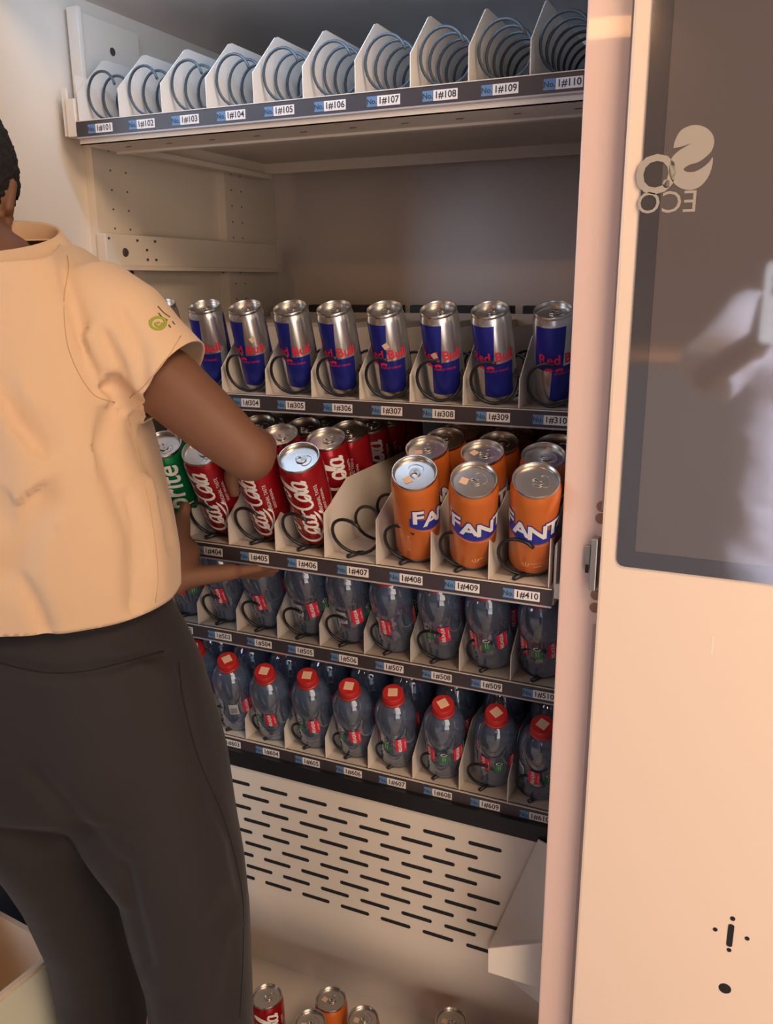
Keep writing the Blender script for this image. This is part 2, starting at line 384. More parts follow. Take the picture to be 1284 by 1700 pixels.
def rounded(bm, x0, x1, z0, z1, r, y, dy, mi=0):
    pts = []
    for cx, cz, a in ((x1-r, z1-r, 0), (x0+r, z1-r, 90), (x0+r, z0+r, 180), (x1-r, z0+r, 270)):
        for k in range(6): t = math.radians(a+k*18); pts.append((cx+r*math.cos(t), y, cz+r*math.sin(t)))
    prism(bm, pts, (0, dy, 0), mi)
rounded(bm, gx0, 1.50, gz0, 2.0, 0.008, PY-0.0022, 0.0022)
gl = vpart('screen_border', bm, GLASSB)
bm = bmesh.new(); rounded(bm, gx0+0.018, 1.482, gz0+0.018, 1.95, 0.002, PY-0.0025, 0.0006)
vpart('screen_glass', bm, GLASS)
# reversed logo on the glass
def mirr(x, z): return lambda u, v: Vector((x-u, PY-0.0029, z+v))+VM_OFF
bm = bmesh.new()
pO = onp(1095, 262, 1, PY); pS = onp(1148, 262, 1, PY); sc_ = (onp(1185, 262, 1, PY)-onp(1110, 262, 1, PY)).x
h_ = (onp(1148, 208, 1, PY)-onp(1148, 318, 1, PY)).z
# swooping S drawn as two thick tapered sweeps
def blob(pts):
    vs = [Vector((p[0], p[1], 0)) for p in catmull(pts+[pts[0]], 5)][:-1]; return (vs, [tuple(range(len(vs)))])
def pxpoly(pts):
    q = [onp(x, y, 1, PY-0.0029)+VM_OFF for x, y in [(v.x, v.y) for v in catmull(pts+[pts[0]], 4)][:-1]]
    bm.faces.new([bm.verts.new(v) for v in q])
cr8 = lambda L: [(1050+x/5.487, 180+y/5.487) for x, y in L]
pxpoly(cr8([(375, 362), (392, 290), (440, 205), (520, 160), (600, 152), (680, 180), (735, 240), (748, 310), (725, 385), (672, 442), (600, 490), (520, 515), (470, 552), (500, 578), (570, 575), (640, 540), (700, 490), (735, 445), (728, 530), (690, 630), (620, 710), (540, 742), (450, 730), (380, 680), (340, 610), (335, 530), (362, 450), (420, 390), (480, 352), (535, 318), (460, 345)]))
pxpoly(cr8([(275, 690), (290, 655), (315, 648), (338, 665), (338, 700), (320, 722), (290, 718)]))
vs, fs = text_bm('o', 0.075); add_geo(bm, (vs, fs), mirr(onp(1091, 275, 1, PY).x, onp(1091, 279, 1, PY).z))
vs, fs = text_bm('ECO', 0.027); add_geo(bm, (vs, fs), mirr(onp(1108, 338, 1, PY).x, onp(1108, 338, 1, PY).z))
from_bm('frosted_logo', bm, LOGO, VM)
s0_ = onp(1184, 1056, 1, PY); s1_ = onp(1181, 1085, 1, PY)
bm = bmesh.new(); prism(bm, [(s0_.x, PY-0.0003, s0_.z), (s0_.x+0.0009, PY-0.0003, s0_.z), (s1_.x+0.0009, PY-0.0003, s1_.z), (s1_.x, PY-0.0003, s1_.z)], (0, 0.0003, 0)); vpart('scratch_mark', bm, mat('pale_scratch', (0.95, 0.82, 0.68), 0.4))
# key slot and holes low on the panel
bm = bmesh.new()
def disc(bm, P, r): lathe(bm, [(0, 0.0006), (r*0.9, 0.0006), (r, 0)], 16, 0, Matrix.Translation(P) @ Matrix.Rotation(PI/2, 4, 'X'))
for q, r in (((1217, 1525), 0.0028), ((1211, 1577), 0.0026), ((1188, 1543), 0.0026), ((1241, 1558), 0.0026), ((1204, 1641), 0.0068)):
    disc(bm, onp(*q, 1, PY), r); vpart('panel_hole', bm, BLACKP); bm = bmesh.new()
a = onp(1216, 1535, 1, PY-0.0004); b = onp(1213, 1572, 1, PY-0.0004)
rounded(bm, a.x-0.0036, a.x+0.0026, b.z, a.z, 0.0025, PY-0.0006, 0.0006)
vpart('key_slot', bm, BLACKP)
bm = bmesh.new()
SHB = mat('screw_hole_brown', (0.26, 0.14, 0.08), 0.7)
for q in ((1000, 841), (998, 861), (990, 988), (988, 1009)):
    disc(bm, onp(*q, 1, -0.128), 0.006); vpart('screw_hole', bm, SHB); bm = bmesh.new()
bm = bmesh.new()
P = onp(977, 905, 1, -0.130)
box(bm, P.x-0.003, P.x+0.003, -0.133, -0.128, onp(975, 945, 1, -.13).z, onp(977, 905, 1, -.13).z, bev=0.001)
box(bm, P.x+0.005, P.x+0.012, -0.142, -0.128, onp(985, 975, 1, -.13).z, onp(990, 890, 1, -.13).z, bev=0.001)
vpart('lock_latch', bm, STEEL)
bm = bmesh.new(); q = onp(975, 945, 1, -.134); box(bm, q.x-0.002, q.x+0.0015, -0.1345, -0.1325, q.z-0.004, q.z+0.005); vpart('latch_screw', bm, BLACKP)

# delivery chute under the trays
bm = bmesh.new()
zt, zm, yf, yb2 = 0.738, 0.500, 0.004, 0.185
SL = []
for row in range(9):
    z = 0.7015-row*0.0222
    for k in range(0, 9):
        x0 = 0.594-0.0702*k - (0.0351 if row % 2 else 0) + 0.0
        if x0 > -0.04: SL.append((x0, x0+0.050, z))
box(bm, XL, 0.73, yf, yf+0.0015, zm, zt)
prof = [(yf, zm)]+[(yf+(yb2-yf)*t*t*(3-2*t), zm+(0.165-zm)*t) for t in [k/30 for k in range(1, 31)]]
prism(bm, [(XL, y, z) for y, z in prof]+[(XL, y+0.003, z) for y, z in prof[::-1]], (0.73-XL, 0, 0))
pp = vpart('perforated_panel', bm, TRAYM, auto=50)
bm = bmesh.new()
for x0, x1, z in SL: rounded(bm, x0, x1, z-0.0030, z+0.0030, 0.0029, yf-0.0006, 0.0007)
vpart('vent_slots', bm, SLOTM).parent = pp
bm = bmesh.new(); box(bm, XL, XR, -0.11, 0.2, 0.155, 0.165); vpart('chute_floor', bm, TRAYM)
bm = bmesh.new(); box(bm, XL, XR, -0.118, -0.110, 0.10, 0.24); vpart('chute_sill', bm, PAINT)
bm = bmesh.new()
a = onp(895, 1391, 1, 0.0); b = onp(815, 1565, 1, -0.002)
prism(bm, [(a.x, -0.004, a.z), (b.x, -0.004, b.z), (b.x+0.01, -0.03, b.z-0.012), (0.735, -0.075, b.z-0.012), (0.735, -0.02, a.z)], (0, 0.002, 0))
vpart('chute_deflector', bm, TRAYM)
bm = bmesh.new()
q = [onp(811, 1575, 1, -0.08), onp(900, 1566, 1, -0.08), onp(897, 1641, 1, -0.08), onp(811, 1614, 1, -0.08)]
prism(bm, q, (0, 0.002, 0)); vpart('chute_bracket', bm, PAINT)
bm = bmesh.new(); box(bm, XL, 0.735, 0.0, 0.012, 0.733, 0.759); vpart('black_crossbar', bm, BLACKP)

# ================================================================ PRODUCT TRAYS
P = 0.072
TZ = {1: 1.7074, 3: 1.335, 4: 1.1484, 5: 0.9686, 6: 0.7787}
TY = {1: 0.0, 3: 0.0, 4: -0.1093, 5: 0.003, 6: 0.011}
TNAME = {1: 'topmost product tray with empty white lanes and ten bare coils', 3: 'product tray holding the blue and silver energy drink cans',
         4: 'pulled-out product tray holding red, green and orange cans', 5: 'product tray of water bottles just under the pulled-out can tray',
         6: 'lowest product tray of red-capped water bottles above the vents'}
KINK = {1: 0.036, 3: 0.035, 4: 0.037, 5: 0.035, 6: 0.0355}
def divider(k, py, pz, yend, tall):
    bm = bmesh.new()
    pts = [(0, 0, 0), (0, 0, k), (0, py*0.93, pz-0.003), (0, py+0.004, pz), (0, yend, pz), (0, yend, 0)]
    prism(bm, pts, (0.0012, 0, 0)); bmesh.ops.recalc_face_normals(bm, faces=bm.faces)
    me = bpy.data.meshes.new('divider'); bm.to_mesh(me); bm.free(); me.materials.append(TRAYM); return me
def coil_mesh(r, pitch, y0, y1, a0, wr, foot, m, lean=0.0):
    bm = bmesh.new(); turns = (y1-y0)/pitch; n = int(turns*28); pts = []
    for i in range(n+1):
        t = i/28; a = a0 + 2*PI*t; z = r+wr+r*math.sin(a)
        y = y0+pitch*t if not lean else y0+pitch*(t*t*0.5 if t < 1 else t-0.5) - lean*z*max(0, 1-t*0.9)
        pts.append((r*math.cos(a), y, z))
    tube(bm, pts, wr, 7)
    if foot:
        tube(bm, [(0.002, y0+0.022, wr), (0.0, y0+0.012, wr+0.001), (-0.008, y0-0.004, wr*0.9)], [wr*0.7, wr*1.3, wr*1.4], 6)
    me = bpy.data.meshes.new('spiral_coil'); bm.to_mesh(me); bm.free(); me.materials.append(m)
    for p in me.polygons: p.use_smooth = True
    return me
COILS = {1: coil_mesh(0.0300, 0.030, 0.004, 0.46, math.radians(20), 0.0019, False, WIREB),
         3: coil_mesh(0.0265, 0.066, 0.004, 0.46, math.radians(70), 0.0021, False, WIRE, 0.30),
         4: coil_mesh(0.0270, 0.070, 0.012, 0.45, math.radians(45), 0.0022, True, WIRE, 0.50),
         5: coil_mesh(0.0270, 0.070, 0.010, 0.45, math.radians(60), 0.0022, True, WIRE, 0.40),
         6: coil_mesh(0.0255, 0.070, 0.012, 0.45, math.radians(70), 0.0022, True, WIRE, 0.40)}
YE = 0.50
for t in (1, 3, 4, 5, 6):
    T = tag(empty('product_tray', (0.36, TY[t]+0.2, TZ[t])), TNAME[t], 'tray', 'product trays of the vending machine')
    O = Vector((-0.36, -0.2, 0))
    def tp(name, bm, m, parent=None, **k):
        bmesh.ops.translate(bm, vec=O, verts=bm.verts); return from_bm(name, bm, m, parent or T, **k)
    # base: floor, side lips, folded front lip, underside stiffener
    bm = bmesh.new()
    box(bm, -0.004, 0.7235, 0.0, YE, -0.0015, 0.0)
    box(bm, -0.0055, -0.004, 0.004, YE, -0.022, 0.06); box(bm, 0.7235, 0.725, 0.004, YE, -0.022, 0.05)
    box(bm, -0.004, 0.7235, 0.0, 0.0014, -0.024, 0.0)
    if t == 1:
        box(bm, -0.004, 0.7235, 0.002, 0.006, -0.031, -0.024); box(bm, -0.004, 0.7235, 0.002, 0.088, -0.0310, -0.0300); box(bm, -0.004, 0.7235, 0.078, 0.088, -0.034, -0.0310)
        box(bm, -0.0055, 0.012, 0.004, YE, -0.030, -0.022)
    box(bm, -0.004, 0.7235, 0.1, 0.115, -0.010, -0.0015); box(bm, -0.004, 0.7235, YE, YE+0.0015, -0.02, 0.094)
    tp('tray_base', bm, TRAYM)
    if t == 1:
        bm = bmesh.new()
        for q in ((650, 196), (672.6, 204.8), (694.5, 212)):
            s_ = onp(*q, 2, TZ[1]-0.0312)
            for k in range(-6, 4): box(bm, s_.x+k*P-0.0045, s_.x+k*P+0.0045, s_.y-0.0013, s_.y+0.0013, -0.0315, -0.0309)
        tp('drain_slots', bm, HOLE)
        bm = bmesh.new(); box(bm, -0.022, -0.006, -0.001, 0.035, -0.020, 0.030, bev=0.001); box(bm, -0.030, -0.022, 0.002, 0.006, -0.018, 0.045); tp('runner_bracket', bm, PAINT)
    if t == 4:
        bm = bmesh.new(); box(bm, 0.7255, 0.7335, -0.001, 0.30, -0.012, 0.006, bev=0.001); box(bm, 0.7255, 0.727, 0.0, 0.3, 0.0, 0.054); tp('slide_runner', bm, TRAYM)
    # dividers
    if t == 1: sets = [(range(0, 11), (KINK[1], 0.062, 0.091))]
    elif t == 4: sets = [(range(0, 6), (0.036, 0.045, 0.072)), (range(6, 11), (0.0575, 0.066, 0.090))]
    else: sets = [(range(0, 11), (KINK[t], 0.055, 0.085))]
    for rng, (k, py, pz) in sets:
        me = divider(k, py, pz, YE, False)
        for i in rng:
            d = bpy.data.objects.new('divider', me); C.objects.link(d); d.parent = T
            d.location = (i*P-0.0006-0.36 - (0.001 if i == 10 else 0), -0.2, 0)
    for i in range(10):
        c = bpy.data.objects.new('spiral_coil', COILS[t]); C.objects.link(c); c.parent = T
        c.location = ((i+0.5)*P-0.36, -0.2, 0.0004)
        if t == 3: c.rotation_euler = (0, random.uniform(-0.5, 0.5)*0.0, 0)
    # motors behind the lanes
    bm = bmesh.new()
    for i in range(10): box(bm, (i+0.5)*P-0.026, (i+0.5)*P+0.026, YE+0.002, YE+0.03, 0.02, 0.108, bev=0.002)
    tp('coil_motors', bm, BLACKP)
    # price strip and tags
    bm = bmesh.new(); box(bm, -0.004, 0.7235, -0.0022, 0.0, -0.0215, -0.0015)
    box(bm, -0.004, 0.7235, -0.003, 0.0, -0.0235, -0.0215, mi=1); box(bm, -0.004, 0.7235, -0.003, 0.0, -0.0015, -0.0005, mi=2)
    st = tp('price_strip', bm, [STRIP, STRIPLINE, TRAYM])
    for i in range(10):
        cx = (i+0.5)*P+0.004 if t != 1 else (i+0.5)*P+0.002
        bm = bmesh.new(); y = -0.0026
        box(bm, cx-0.008, cx+0.022, y, y+0.0005, -0.0180, -0.0065, 0)
        box(bm, cx-0.0215, cx-0.0085, y, y+0.0005, -0.0180, -0.0065, 1)
        f = lambda X, Z: (lambda u, v: (X+u, y-0.0002, Z+v))
        add_geo(bm, text_bm('1#%d%02d' % (t, i+1), 0.0105, off=0.00022), f(cx+0.007, -0.01225), 2)
        add_geo(bm, text_bm('No.', 0.0085, off=0.00015), f(cx-0.015, -0.0125), 2)
        tp('price_tag', bm, [CARD, TAGBLUE, INK], parent=st)

# ================================================================ DRINKS
def can_base(name, r, L, bodymat, parts):
    bm = bmesh.new()
    lathe(bm, [(0, 0.005), (0.60*r, 0.004), (0.74*r, 0.0), (0.80*r, 0.0), (0.90*r, 0.004), (r, 0.012), (r, L*0.5), (r, L-0.014), (0.965*r, L-0.009), (0.915*r, L-0.0045)], 40)
    body = from_bm(name, bm, bodymat, auto=40)
    bm = bmesh.new()
    lathe(bm, [(0.915*r, L-0.0046), (0.935*r, L-0.003), (0.94*r, L-0.0012), (0.925*r, L), (0.89*r, L), (0.87*r, L-0.0012), (0.86*r, L-0.0065), (0.83*r, L-0.0072), (0.80*r, L-0.0052), (0.4*r, L-0.0050), (0, L-0.0050)], 40)
    from_bm('lid', bm, ALU, body, auto=40)
    bm = bmesh.new()      # bottom rim band stays bare metal
    lathe(bm, [(0.75*r, -0.0001), (0.805*r, -0.0001), (0.905*r, 0.0038), (1.003*r, 0.0118)], 40)
    from_bm('bottom_rim', bm, ALU, body, auto=40)
    bm = bmesh.new(); z = L-0.0042
    pts = [(0.006*math.cos(a)*(1.0 if math.cos(a) > 0 else 1.25)+0.003, 0.0062*math.sin(a), z) for a in [2*PI*k/20 for k in range(20)]]
    inner = [((p[0]-0.003)*0.55-0.001, p[1]*0.55, z) for p in pts]
    vo = [bm.verts.new(p) for p in pts]; vi = [bm.verts.new(p) for p in inner]
    vo2 = [bm.verts.new((p[0], p[1], z+0.0011)) for p in pts]; vi2 = [bm.verts.new((p[0], p[1], z+0.0011)) for p in inner]
    for k in range(20):
        j = (k+1) % 20
        bm.faces.new([vo2[k], vo2[j], vi2[j], vi2[k]]); bm.faces.new([vo[k], vo[j], vo2[j], vo2[k]]); bm.faces.new([vi2[k], vi2[j], vi[j], vi[k]])
    lathe(bm, [(0, z+0.002), (0.0018, z+0.0018), (0.0024, z)], 12, 0, Matrix.Translation((0.005, 0, 0)))
    # scored mouth
    tube(bm, [(0.009+0.0062*math.cos(a), 0.0085*math.sin(a), z-0.0006) for a in [PI*1.25*k/14-PI*0.62 for k in range(15)]], 0.00045, 5)
    from_bm('pull_tab', bm, ALUR, body, auto=40)
    parts(body, r, L); return body
def p_cola(body, r, L):
    bm = bmesh.new(); s = 0.0128
    for geo in script_word():
        vs, fs = geo; g = ([Vector((v.x*s*1.0, v.y*s*1.30, 0)) for v in vs], fs)
        add_geo(bm, g, wrap(r+0.0004, 0.60, 0.016, up=False), 0, 0.0025, 1)
    # dynamic ribbon and small print
    g = ribbon([(0, 0), (0.02, 0.003), (0.045, 0.001), (0.055, 0.006)], 0.0012, 0.005, 6)
    add_geo(bm, g, wrap(r+0.0004, 1.05, 0.018, up=False), 0, 0.0025, 1)
    vs, fs = text_bm('ORIGINAL TASTE', 0.0065); add_geo(bm, (vs, fs), wrap(r+0.0004, 0.98, 0.092, up=False), 0, 0.0025, 1)
    vs, fs = text_bm('GOUT ORIGINAL', 0.0048); add_geo(bm, (vs, fs), wrap(r+0.0004, 1.22, 0.088, up=False), 0, 0.0025, 1)
    from_bm('lettering', bm, WHITEP, body)
def p_orange(body, r, L):
    bm = bmesh.new()
    # blue banner behind the word
    n = 26; wd = 0.0470; vs = []; 
    for i in range(n+1):
        u = -wd+2*wd*i/n; vs += [Vector((u, 0.094-0.008*math.cos(u/wd*PI*0.5), 0)), Vector((u, 0.0660+abs(u/wd)**2*0.0120, 0))]
    add_geo(bm, ([v for v in vs], [(2*i+1, 2*i+3, 2*i+2, 2*i) for i in range(n)]), wrap(r+0.0004, 0, 0), 1)
    for off, mi, rr in ((0.0022, 1, 0.0006), (0.0010, 0, 0.0009)):
        for ch, u0, dz in (('F', -0.0375, 0.0105), ('A', -0.0200, 0.0035), ('N', 0.0, 0.0010), ('T', 0.0190, 0.0035), ('A', 0.0365, 0.0105)):
            vs, fs = text_bm(ch, 0.0310, off=off); add_geo(bm, ([Vector((v[0]*1.0+u0, v[1]+dz, 0)) for v in vs], fs), wrap(r+rr, 0, 0.084), mi, 0.003, 0)
    g = ribbon([(-0.034, 0.070), (-0.015, 0.0640), (0.006, 0.0625), (0.026, 0.066)], 0.001, 0.0022, 6); add_geo(bm, g, wrap(r+0.0004), 2, 0.003, 0)
    vs, fs = text_bm('SANS COLORANT', 0.0045); add_geo(bm, (vs, fs), wrap(r+0.0004, 0.35, 0.030), 3, 0.003, 0)
    vs, fs = text_bm('SAME TASTE', 0.0045); add_geo(bm, (vs, fs), wrap(r+0.0004, 0.35, 0.024), 3, 0.003, 0)
    g = ribbon(ell(0, 0, 0.0035, 0.0035, 140, 400, 9), 0.0008, 0.001, 3); add_geo(bm, g, wrap(r+0.0004, -0.42, 0.028), 3, 0.003, 0)
    g = ribbon([(0, -0.002), (0.0001, 0.001), (0, 0.004)], 0.0012, 0.0012, 3); add_geo(bm, g, wrap(r+0.0004, -0.42, 0.028), 3)
    vs, fs = text_bm('RECYCLE ME', 0.0055); add_geo(bm, (vs, fs), wrap(r+0.0004, -1.75, 0.045, up=False), 3, 0.0025, 1)
    from_bm('lettering', bm, [WHITEP, BLUEP, PINKP, PALEP], body)
def p_green(body, r, L):
    bm = bmesh.new()
    for off, mi, rr in ((0.0022, 1, 0.0004), (0.0007, 0, 0.0007)):
        vs, fs = text_bm('Sprite', 0.042, off=off, shear=0.25); add_geo(bm, (vs, fs), wrap(r+rr, 0.95, 0.078, up=False), mi, 0.0025, 1)
    g = ribbon([(-0.03, 0.09), (-0.02, 0.12), (0.0, 0.10), (0.02, 0.125)], 0.002, 0.012, 6); add_geo(bm, g, wrap(r+0.0003, -0.8), 2, 0.0025, 0)
    from_bm('lettering', bm, [WHITEP, GREEN, GREENL], body)
def p_energy(body, r, L):
    bm = bmesh.new()
    vs, fs = text_bm('Red Bull', 0.0175, off=0.0004); add_geo(bm, (vs, fs), wrap(r+0.0004, 0.25, 0.0665), 0, 0.0025, 0)
    vs, fs = text_bm('ENERGY DRINK', 0.0042); add_geo(bm, (vs, fs), wrap(r+0.0004, 0.45, 0.0485), 0, 0.0025, 0)
    # two charging animals facing each other, in simple red outline shapes
    B = [(-0.009, -0.001), (-0.0075, 0.002), (-0.004, 0.0028), (-0.001, 0.0022), (0.0012, 0.001), (0.0018, -0.001), (0.0005, -0.0012), (-0.0012, -0.0035), (-0.0016, -0.001), (-0.0055, -0.001), (-0.0075, -0.004), (-0.0072, -0.001)]
    for sgn in (1, -1):
        vs = [Vector((sgn*(x-0.0028), y, 0)) for x, y in B]; idx = tuple(range(len(B))); add_geo(bm, (vs, [idx if sgn == 1 else idx[::-1]]), wrap(r+0.0005, -0.15, 0.0535), 0, 0.0025, 0)
    from_bm('lettering', bm, [REDP], body)

def axis_of(f, s):
    v = Vector((math.tan(math.radians(s)), -math.tan(math.radians(f)), 1)); return v.normalized()
def place(o, X, Y, z0, r, f, s, roll):
    a = axis_of(f, s); tilt = math.acos(a.z)
    q = Vector((0, 0, 1)).rotation_difference(a)
    o.rotation_mode = 'QUATERNION'; o.rotation_quaternion = q @ Matrix.Rotation(roll, 3, 'Z').to_quaternion()
    o.location = (X, Y, z0+0.78*r*math.sin(tilt)+0.0005)
used = set()
def drink(proto, X, Y, z0, r, f, s, roll, label, cat, group):
    if proto.name in used: o = copy_tree(proto)
    else: used.add(proto.name); o = proto
    place(o, X, Y, z0, r, f, s, roll); tag(o, label, cat, group); return o
LANEW = {10: 'beside the pillar', 9: 'second from the pillar', 8: 'third from the pillar', 7: 'fourth from the pillar', 6: 'fifth from the pillar', 5: 'sixth from the pillar', 4: 'seventh from the pillar', 3: 'eighth from the pillar', 2: 'ninth from the pillar'}
CANW = {403: 'in the lane left of the red cans', 404: 'in the leftmost red lane', 405: 'in the middle red lane', 406: 'in the red lane by the bare coil', 408: 'in the orange lane by the bare coil', 409: 'in the middle orange lane', 410: 'in the orange lane by the pillar'}
# --- energy drinks (tray 3)
RB = can_base('energy_drink_can', 0.0247, 0.121, ENERGY, p_energy)
RBP = {302: (0.1063, 0.0400, 17, 3, 0.1), 303: (0.1801, 0.0500, 21, 4, -0.35), 304: (0.2523, 0.0480, 22.5, 3, -0.25), 305: (0.3244, 0.0490, 23, 2.5, -0.2), 306: (0.3949, 0.0450, 23, 1.2, -0.2),
       307: (0.4668, 0.0450, 24, 1.8, -0.15), 308: (0.5400, 0.0480, 24, 1.0, -0.1), 309: (0.6109, 0.0460, 24, -1.0, -0.1), 310: (0.6835, 0.0430, 24, 1.8, 0.35)}
word = {302: 'its top just above the shirt sleeve', 303: 'just right of the sleeve hem', 304: 'with a price sticker on its shoulder', 307: 'with a square sticker near the lettering', 308: 'with a tilted sticker on the lettering', 310: 'turned so blue fills its left side'}
STK = {304: (0.62, 0.082), 307: (0.22, 0.080), 308: (-0.12, 0.068)}
def sticker(parent, M4, s=0.0075):
    bm = bmesh.new(); box(bm, -s/2, s/2, -s/2, s/2, 0, 0.0003, 0)
    for a, b, c, d in ((-.3, .3, .24, .3), (-.3, .3, -.3, -.24), (-.3, -.24, -.3, .3), (.24, .3, -.3, .3), (-.1, .1, -.1, .1)):
        box(bm, a*s, b*s, c*s, d*s, 0.0003, 0.0004, 1)
    bmesh.ops.transform(bm, matrix=M4, verts=bm.verts); return from_bm('square_sticker', bm, [STICK, STICKINK], parent)
for n, (x, y, f, s, roll) in RBP.items():
    o = drink(RB, x, y, TZ[3], 0.0247, f, s, roll, 'blue and silver energy drink can, %s, above tag 1#%d' % (LANEW[n % 100 or 10], n), 'can', 'energy drink cans')
    if n in STK:
        a, z = STK[n]; a = a-roll
        M4 = Matrix.Rotation(a, 4, 'Z') @ Matrix.Translation((0, -0.0252, z)) @ Matrix.Rotation(PI/2, 4, 'X') @ Matrix.Rotation(0.5, 4, 'Z')
        STK[n] = (o, M4)
for n, (o, M4) in list(STK.items()): sticker(o, M4)
# --- cans in the pulled-out tray
COLA = can_base('red_soda_can', 0.0278, 0.145, REDCAN, p_cola)
ORA = can_base('orange_soda_can', 0.0278, 0.145, ORANGE, p_orange)
SPR = can_base('green_soda_can', 0.0278, 0.145, GREEN, p_green)
CANP = {403: (0.183, -0.068, 30, 12, -0.25, SPR, 'green', 3), 404: (0.2538, -0.060, 34, 9, -0.1, COLA, 'red', 5), 405: (0.3279, -0.057, 35, 10, -0.25, COLA, 'red', 5),
        406: (0.3976, -0.059, 33, 7, 0.0, COLA, 'red', 6), 408: (0.5420, -0.068, 35, 13, 1.75, ORA, 'orange', 4), 409: (0.6140, -0.070, 36, 13, 0.85, ORA, 'orange', 4), 410: (0.6860, -0.062, 34, 10, 0.40, ORA, 'orange', 4)}
ORD = ['front', 'second', 'third', 'fourth', 'fifth', 'sixth']
CAPST = []
for n, (x, y, f, s, roll, proto, colr, cnt) in CANP.items():
    lane = (n % 100-0.5)*P
    for k in range(cnt):
        ff = f if k == 0 else 24; ss = s if k == 0 else 4
        o = drink(proto, x if k == 0 else lane, y+0.004+k*0.0655, TZ[4], 0.0278, ff, ss, roll+(0 if k == 0 else random.uniform(-0.6, 0.6)),
              '%s soda can %s, %s' % (colr, CANW[n], 'frontmost one' if k == 0 else ORD[k]+' from the front'), 'can', '%s soda cans in the pulled-out tray' % colr)
        if (n in (408, 409) and k < 2): CAPST.append(o)
for o in CAPST: sticker(o, Matrix.Translation((-0.009, 0.006, 0.1402)) @ Matrix.Rotation(0.6, 4, 'Z'), 0.009)
# --- fallen cans on the chute floor
for (px, py, proto, nm, lab) in ((447, 1650, COLA, 'red', 'red soda can standing in the chute beside the dark trousers'), (553, 1655, ORA, 'orange', 'orange soda can at the middle of the chute, farthest back'),
        (519, 1693, ORA, 'orange', 'orange can lid at the bottom edge, left of the other two orange ones'), (606, 1687, ORA, 'orange', 'orange can lid at the bottom edge, right of the middle can'), (752, 1690, ORA, 'orange', 'orange can lid alone near the right of the chute')):
    q = onp(px, py, 2, 0.165+0.143)
    o = drink(proto, q.x, q.y, 0.165, 0.0278, 3, 0, random.uniform(0.5, 1.6), lab, 'can', 'cans dropped in the delivery chute')

# --- water bottles
def bottle():
    r, L = 0.030, 0.150
    prof = [(0, 0.004), (0.4*r, 0.002), (0.70*r, 0.0), (0.88*r, 0.003), (0.98*r, 0.010), (r, 0.014), (0.955*r, 0.0175), (r, 0.021), (0.955*r, 0.0265), (r, 0.030), (0.955*r, 0.0345), (r, 0.039),
            (0.965*r, 0.043), (0.965*r, 0.052), (0.955*r, 0.056), (0.965*r, 0.060), (0.965*r, 0.078), (r, 0.083), (r, 0.092), (1.0*r, 0.100), (0.975*r, 0.109), (0.90*r, 0.118), (0.77*r, 0.126), (0.62*r, 0.1315), (0.48*r, 0.135), (0.45*r, 0.139), (0, 0.139)]
    bm = bmesh.new(); lathe(bm, prof, 36); body = from_bm('water_bottle', bm, WATER, smooth=True)
    bm = bmesh.new(); n = 28; lathe(bm, [(0.0160, 0.1345), (0.0164, 0.1352), (0.0164, 0.1375), (0.0153, 0.1382), (0.0158, 0.1390), (0.0156, 0.1480), (0.0146, 0.1500), (0, 0.1502)], n)
    for v in bm.verts:
        pass
    cap = from_bm('cap', bm, REDCAP, body, auto=40)
    M4 = Matrix.Translation((0, 0, 0.1502)) @ Matrix.Rotation(0.3, 4, 'Z')
    sticker(cap, M4, 0.0135).name = 'cap_sticker'
    # printed film: red panels with rotated word, one green panel, one pale panel
    rr = 0.965*r+0.0006; bm = bmesh.new()
    def panel(a, wd, z0, z1, mi, rad=rr):
        m = 8; vs = []
        for i in range(m+1): u = -wd/2+wd*i/m; vs += [Vector((u, z1, 0)), Vector((u, z0, 0))]
        add_geo(bm, (vs, [(2*i+1, 2*i+3, 2*i+2, 2*i) for i in range(m)]), wrap(rad, a, 0), mi)
    for a in (0.55, -0.95, 2.4):
        panel(a, 0.0165, 0.0475, 0.0775, 0)
        add_geo(bm, text_bm('RELAQUA', 0.0068, off=0.0002), wrap(rr+0.0003, a-0.05, 0.0625, up=False), 1, 0.0025, 1)
        add_geo(bm, text_bm('pure water', 0.0036), wrap(rr+0.0003, a+0.20, 0.0625, up=False), 1, 0.0025, 1)
    panel(-0.22, 0.0135, 0.0475, 0.0660, 2)
    g = ribbon(ell(0, 0, 0.0042, 0.0026, 60, 380, 9), 0.0010, 0.0014, 3); add_geo(bm, g, wrap(rr+0.0003, -0.22, 0.0685), 1, 0.003, 0)
    for dx in (-0.0015, 0.0015):
        g = ribbon([(dx, 0.051), (dx+0.0001, 0.057), (dx, 0.064)], 0.0007, 0.0007, 2); add_geo(bm, g, wrap(rr+0.0003, -0.22), 1)
    panel(-1.75, 0.0150, 0.050, 0.0740, 3)
    for k in range(6):
        g = ([Vector((x, y, 0)) for x, y in ((-0.0052+k*0.0018, 0.053), (-0.0045+k*0.0018, 0.053), (-0.0045+k*0.0018, 0.066), (-0.0052+k*0.0018, 0.066))], [(0, 1, 2, 3)]); add_geo(bm, g, wrap(rr+0.0004, -1.75), 4)
    from_bm('film_label', bm, [REDP, WHITEP, GREENP, GREYP, INK], body)
    return body
BOT = bottle()
B5 = {502: (0.1077, 0.0527, 22, 3, 1.0), 503: (0.1809, 0.0526, 25, 3.5, -0.35), 504: (0.2530, 0.0534, 26, 2.5, -0.35), 505: (0.3276, 0.0540, 28, 5, 1.6), 506: (0.3978, 0.0525, 28, 3.9, 1.7),
      507: (0.4684, 0.0455, 29, 5, -0.6), 508: (0.5399, 0.0498, 29, 4, -0.1), 509: (0.6111, 0.0470, 29, 2.8, 0.35), 510: (0.6819, 0.0472, 29, 3.4, 0.25)}
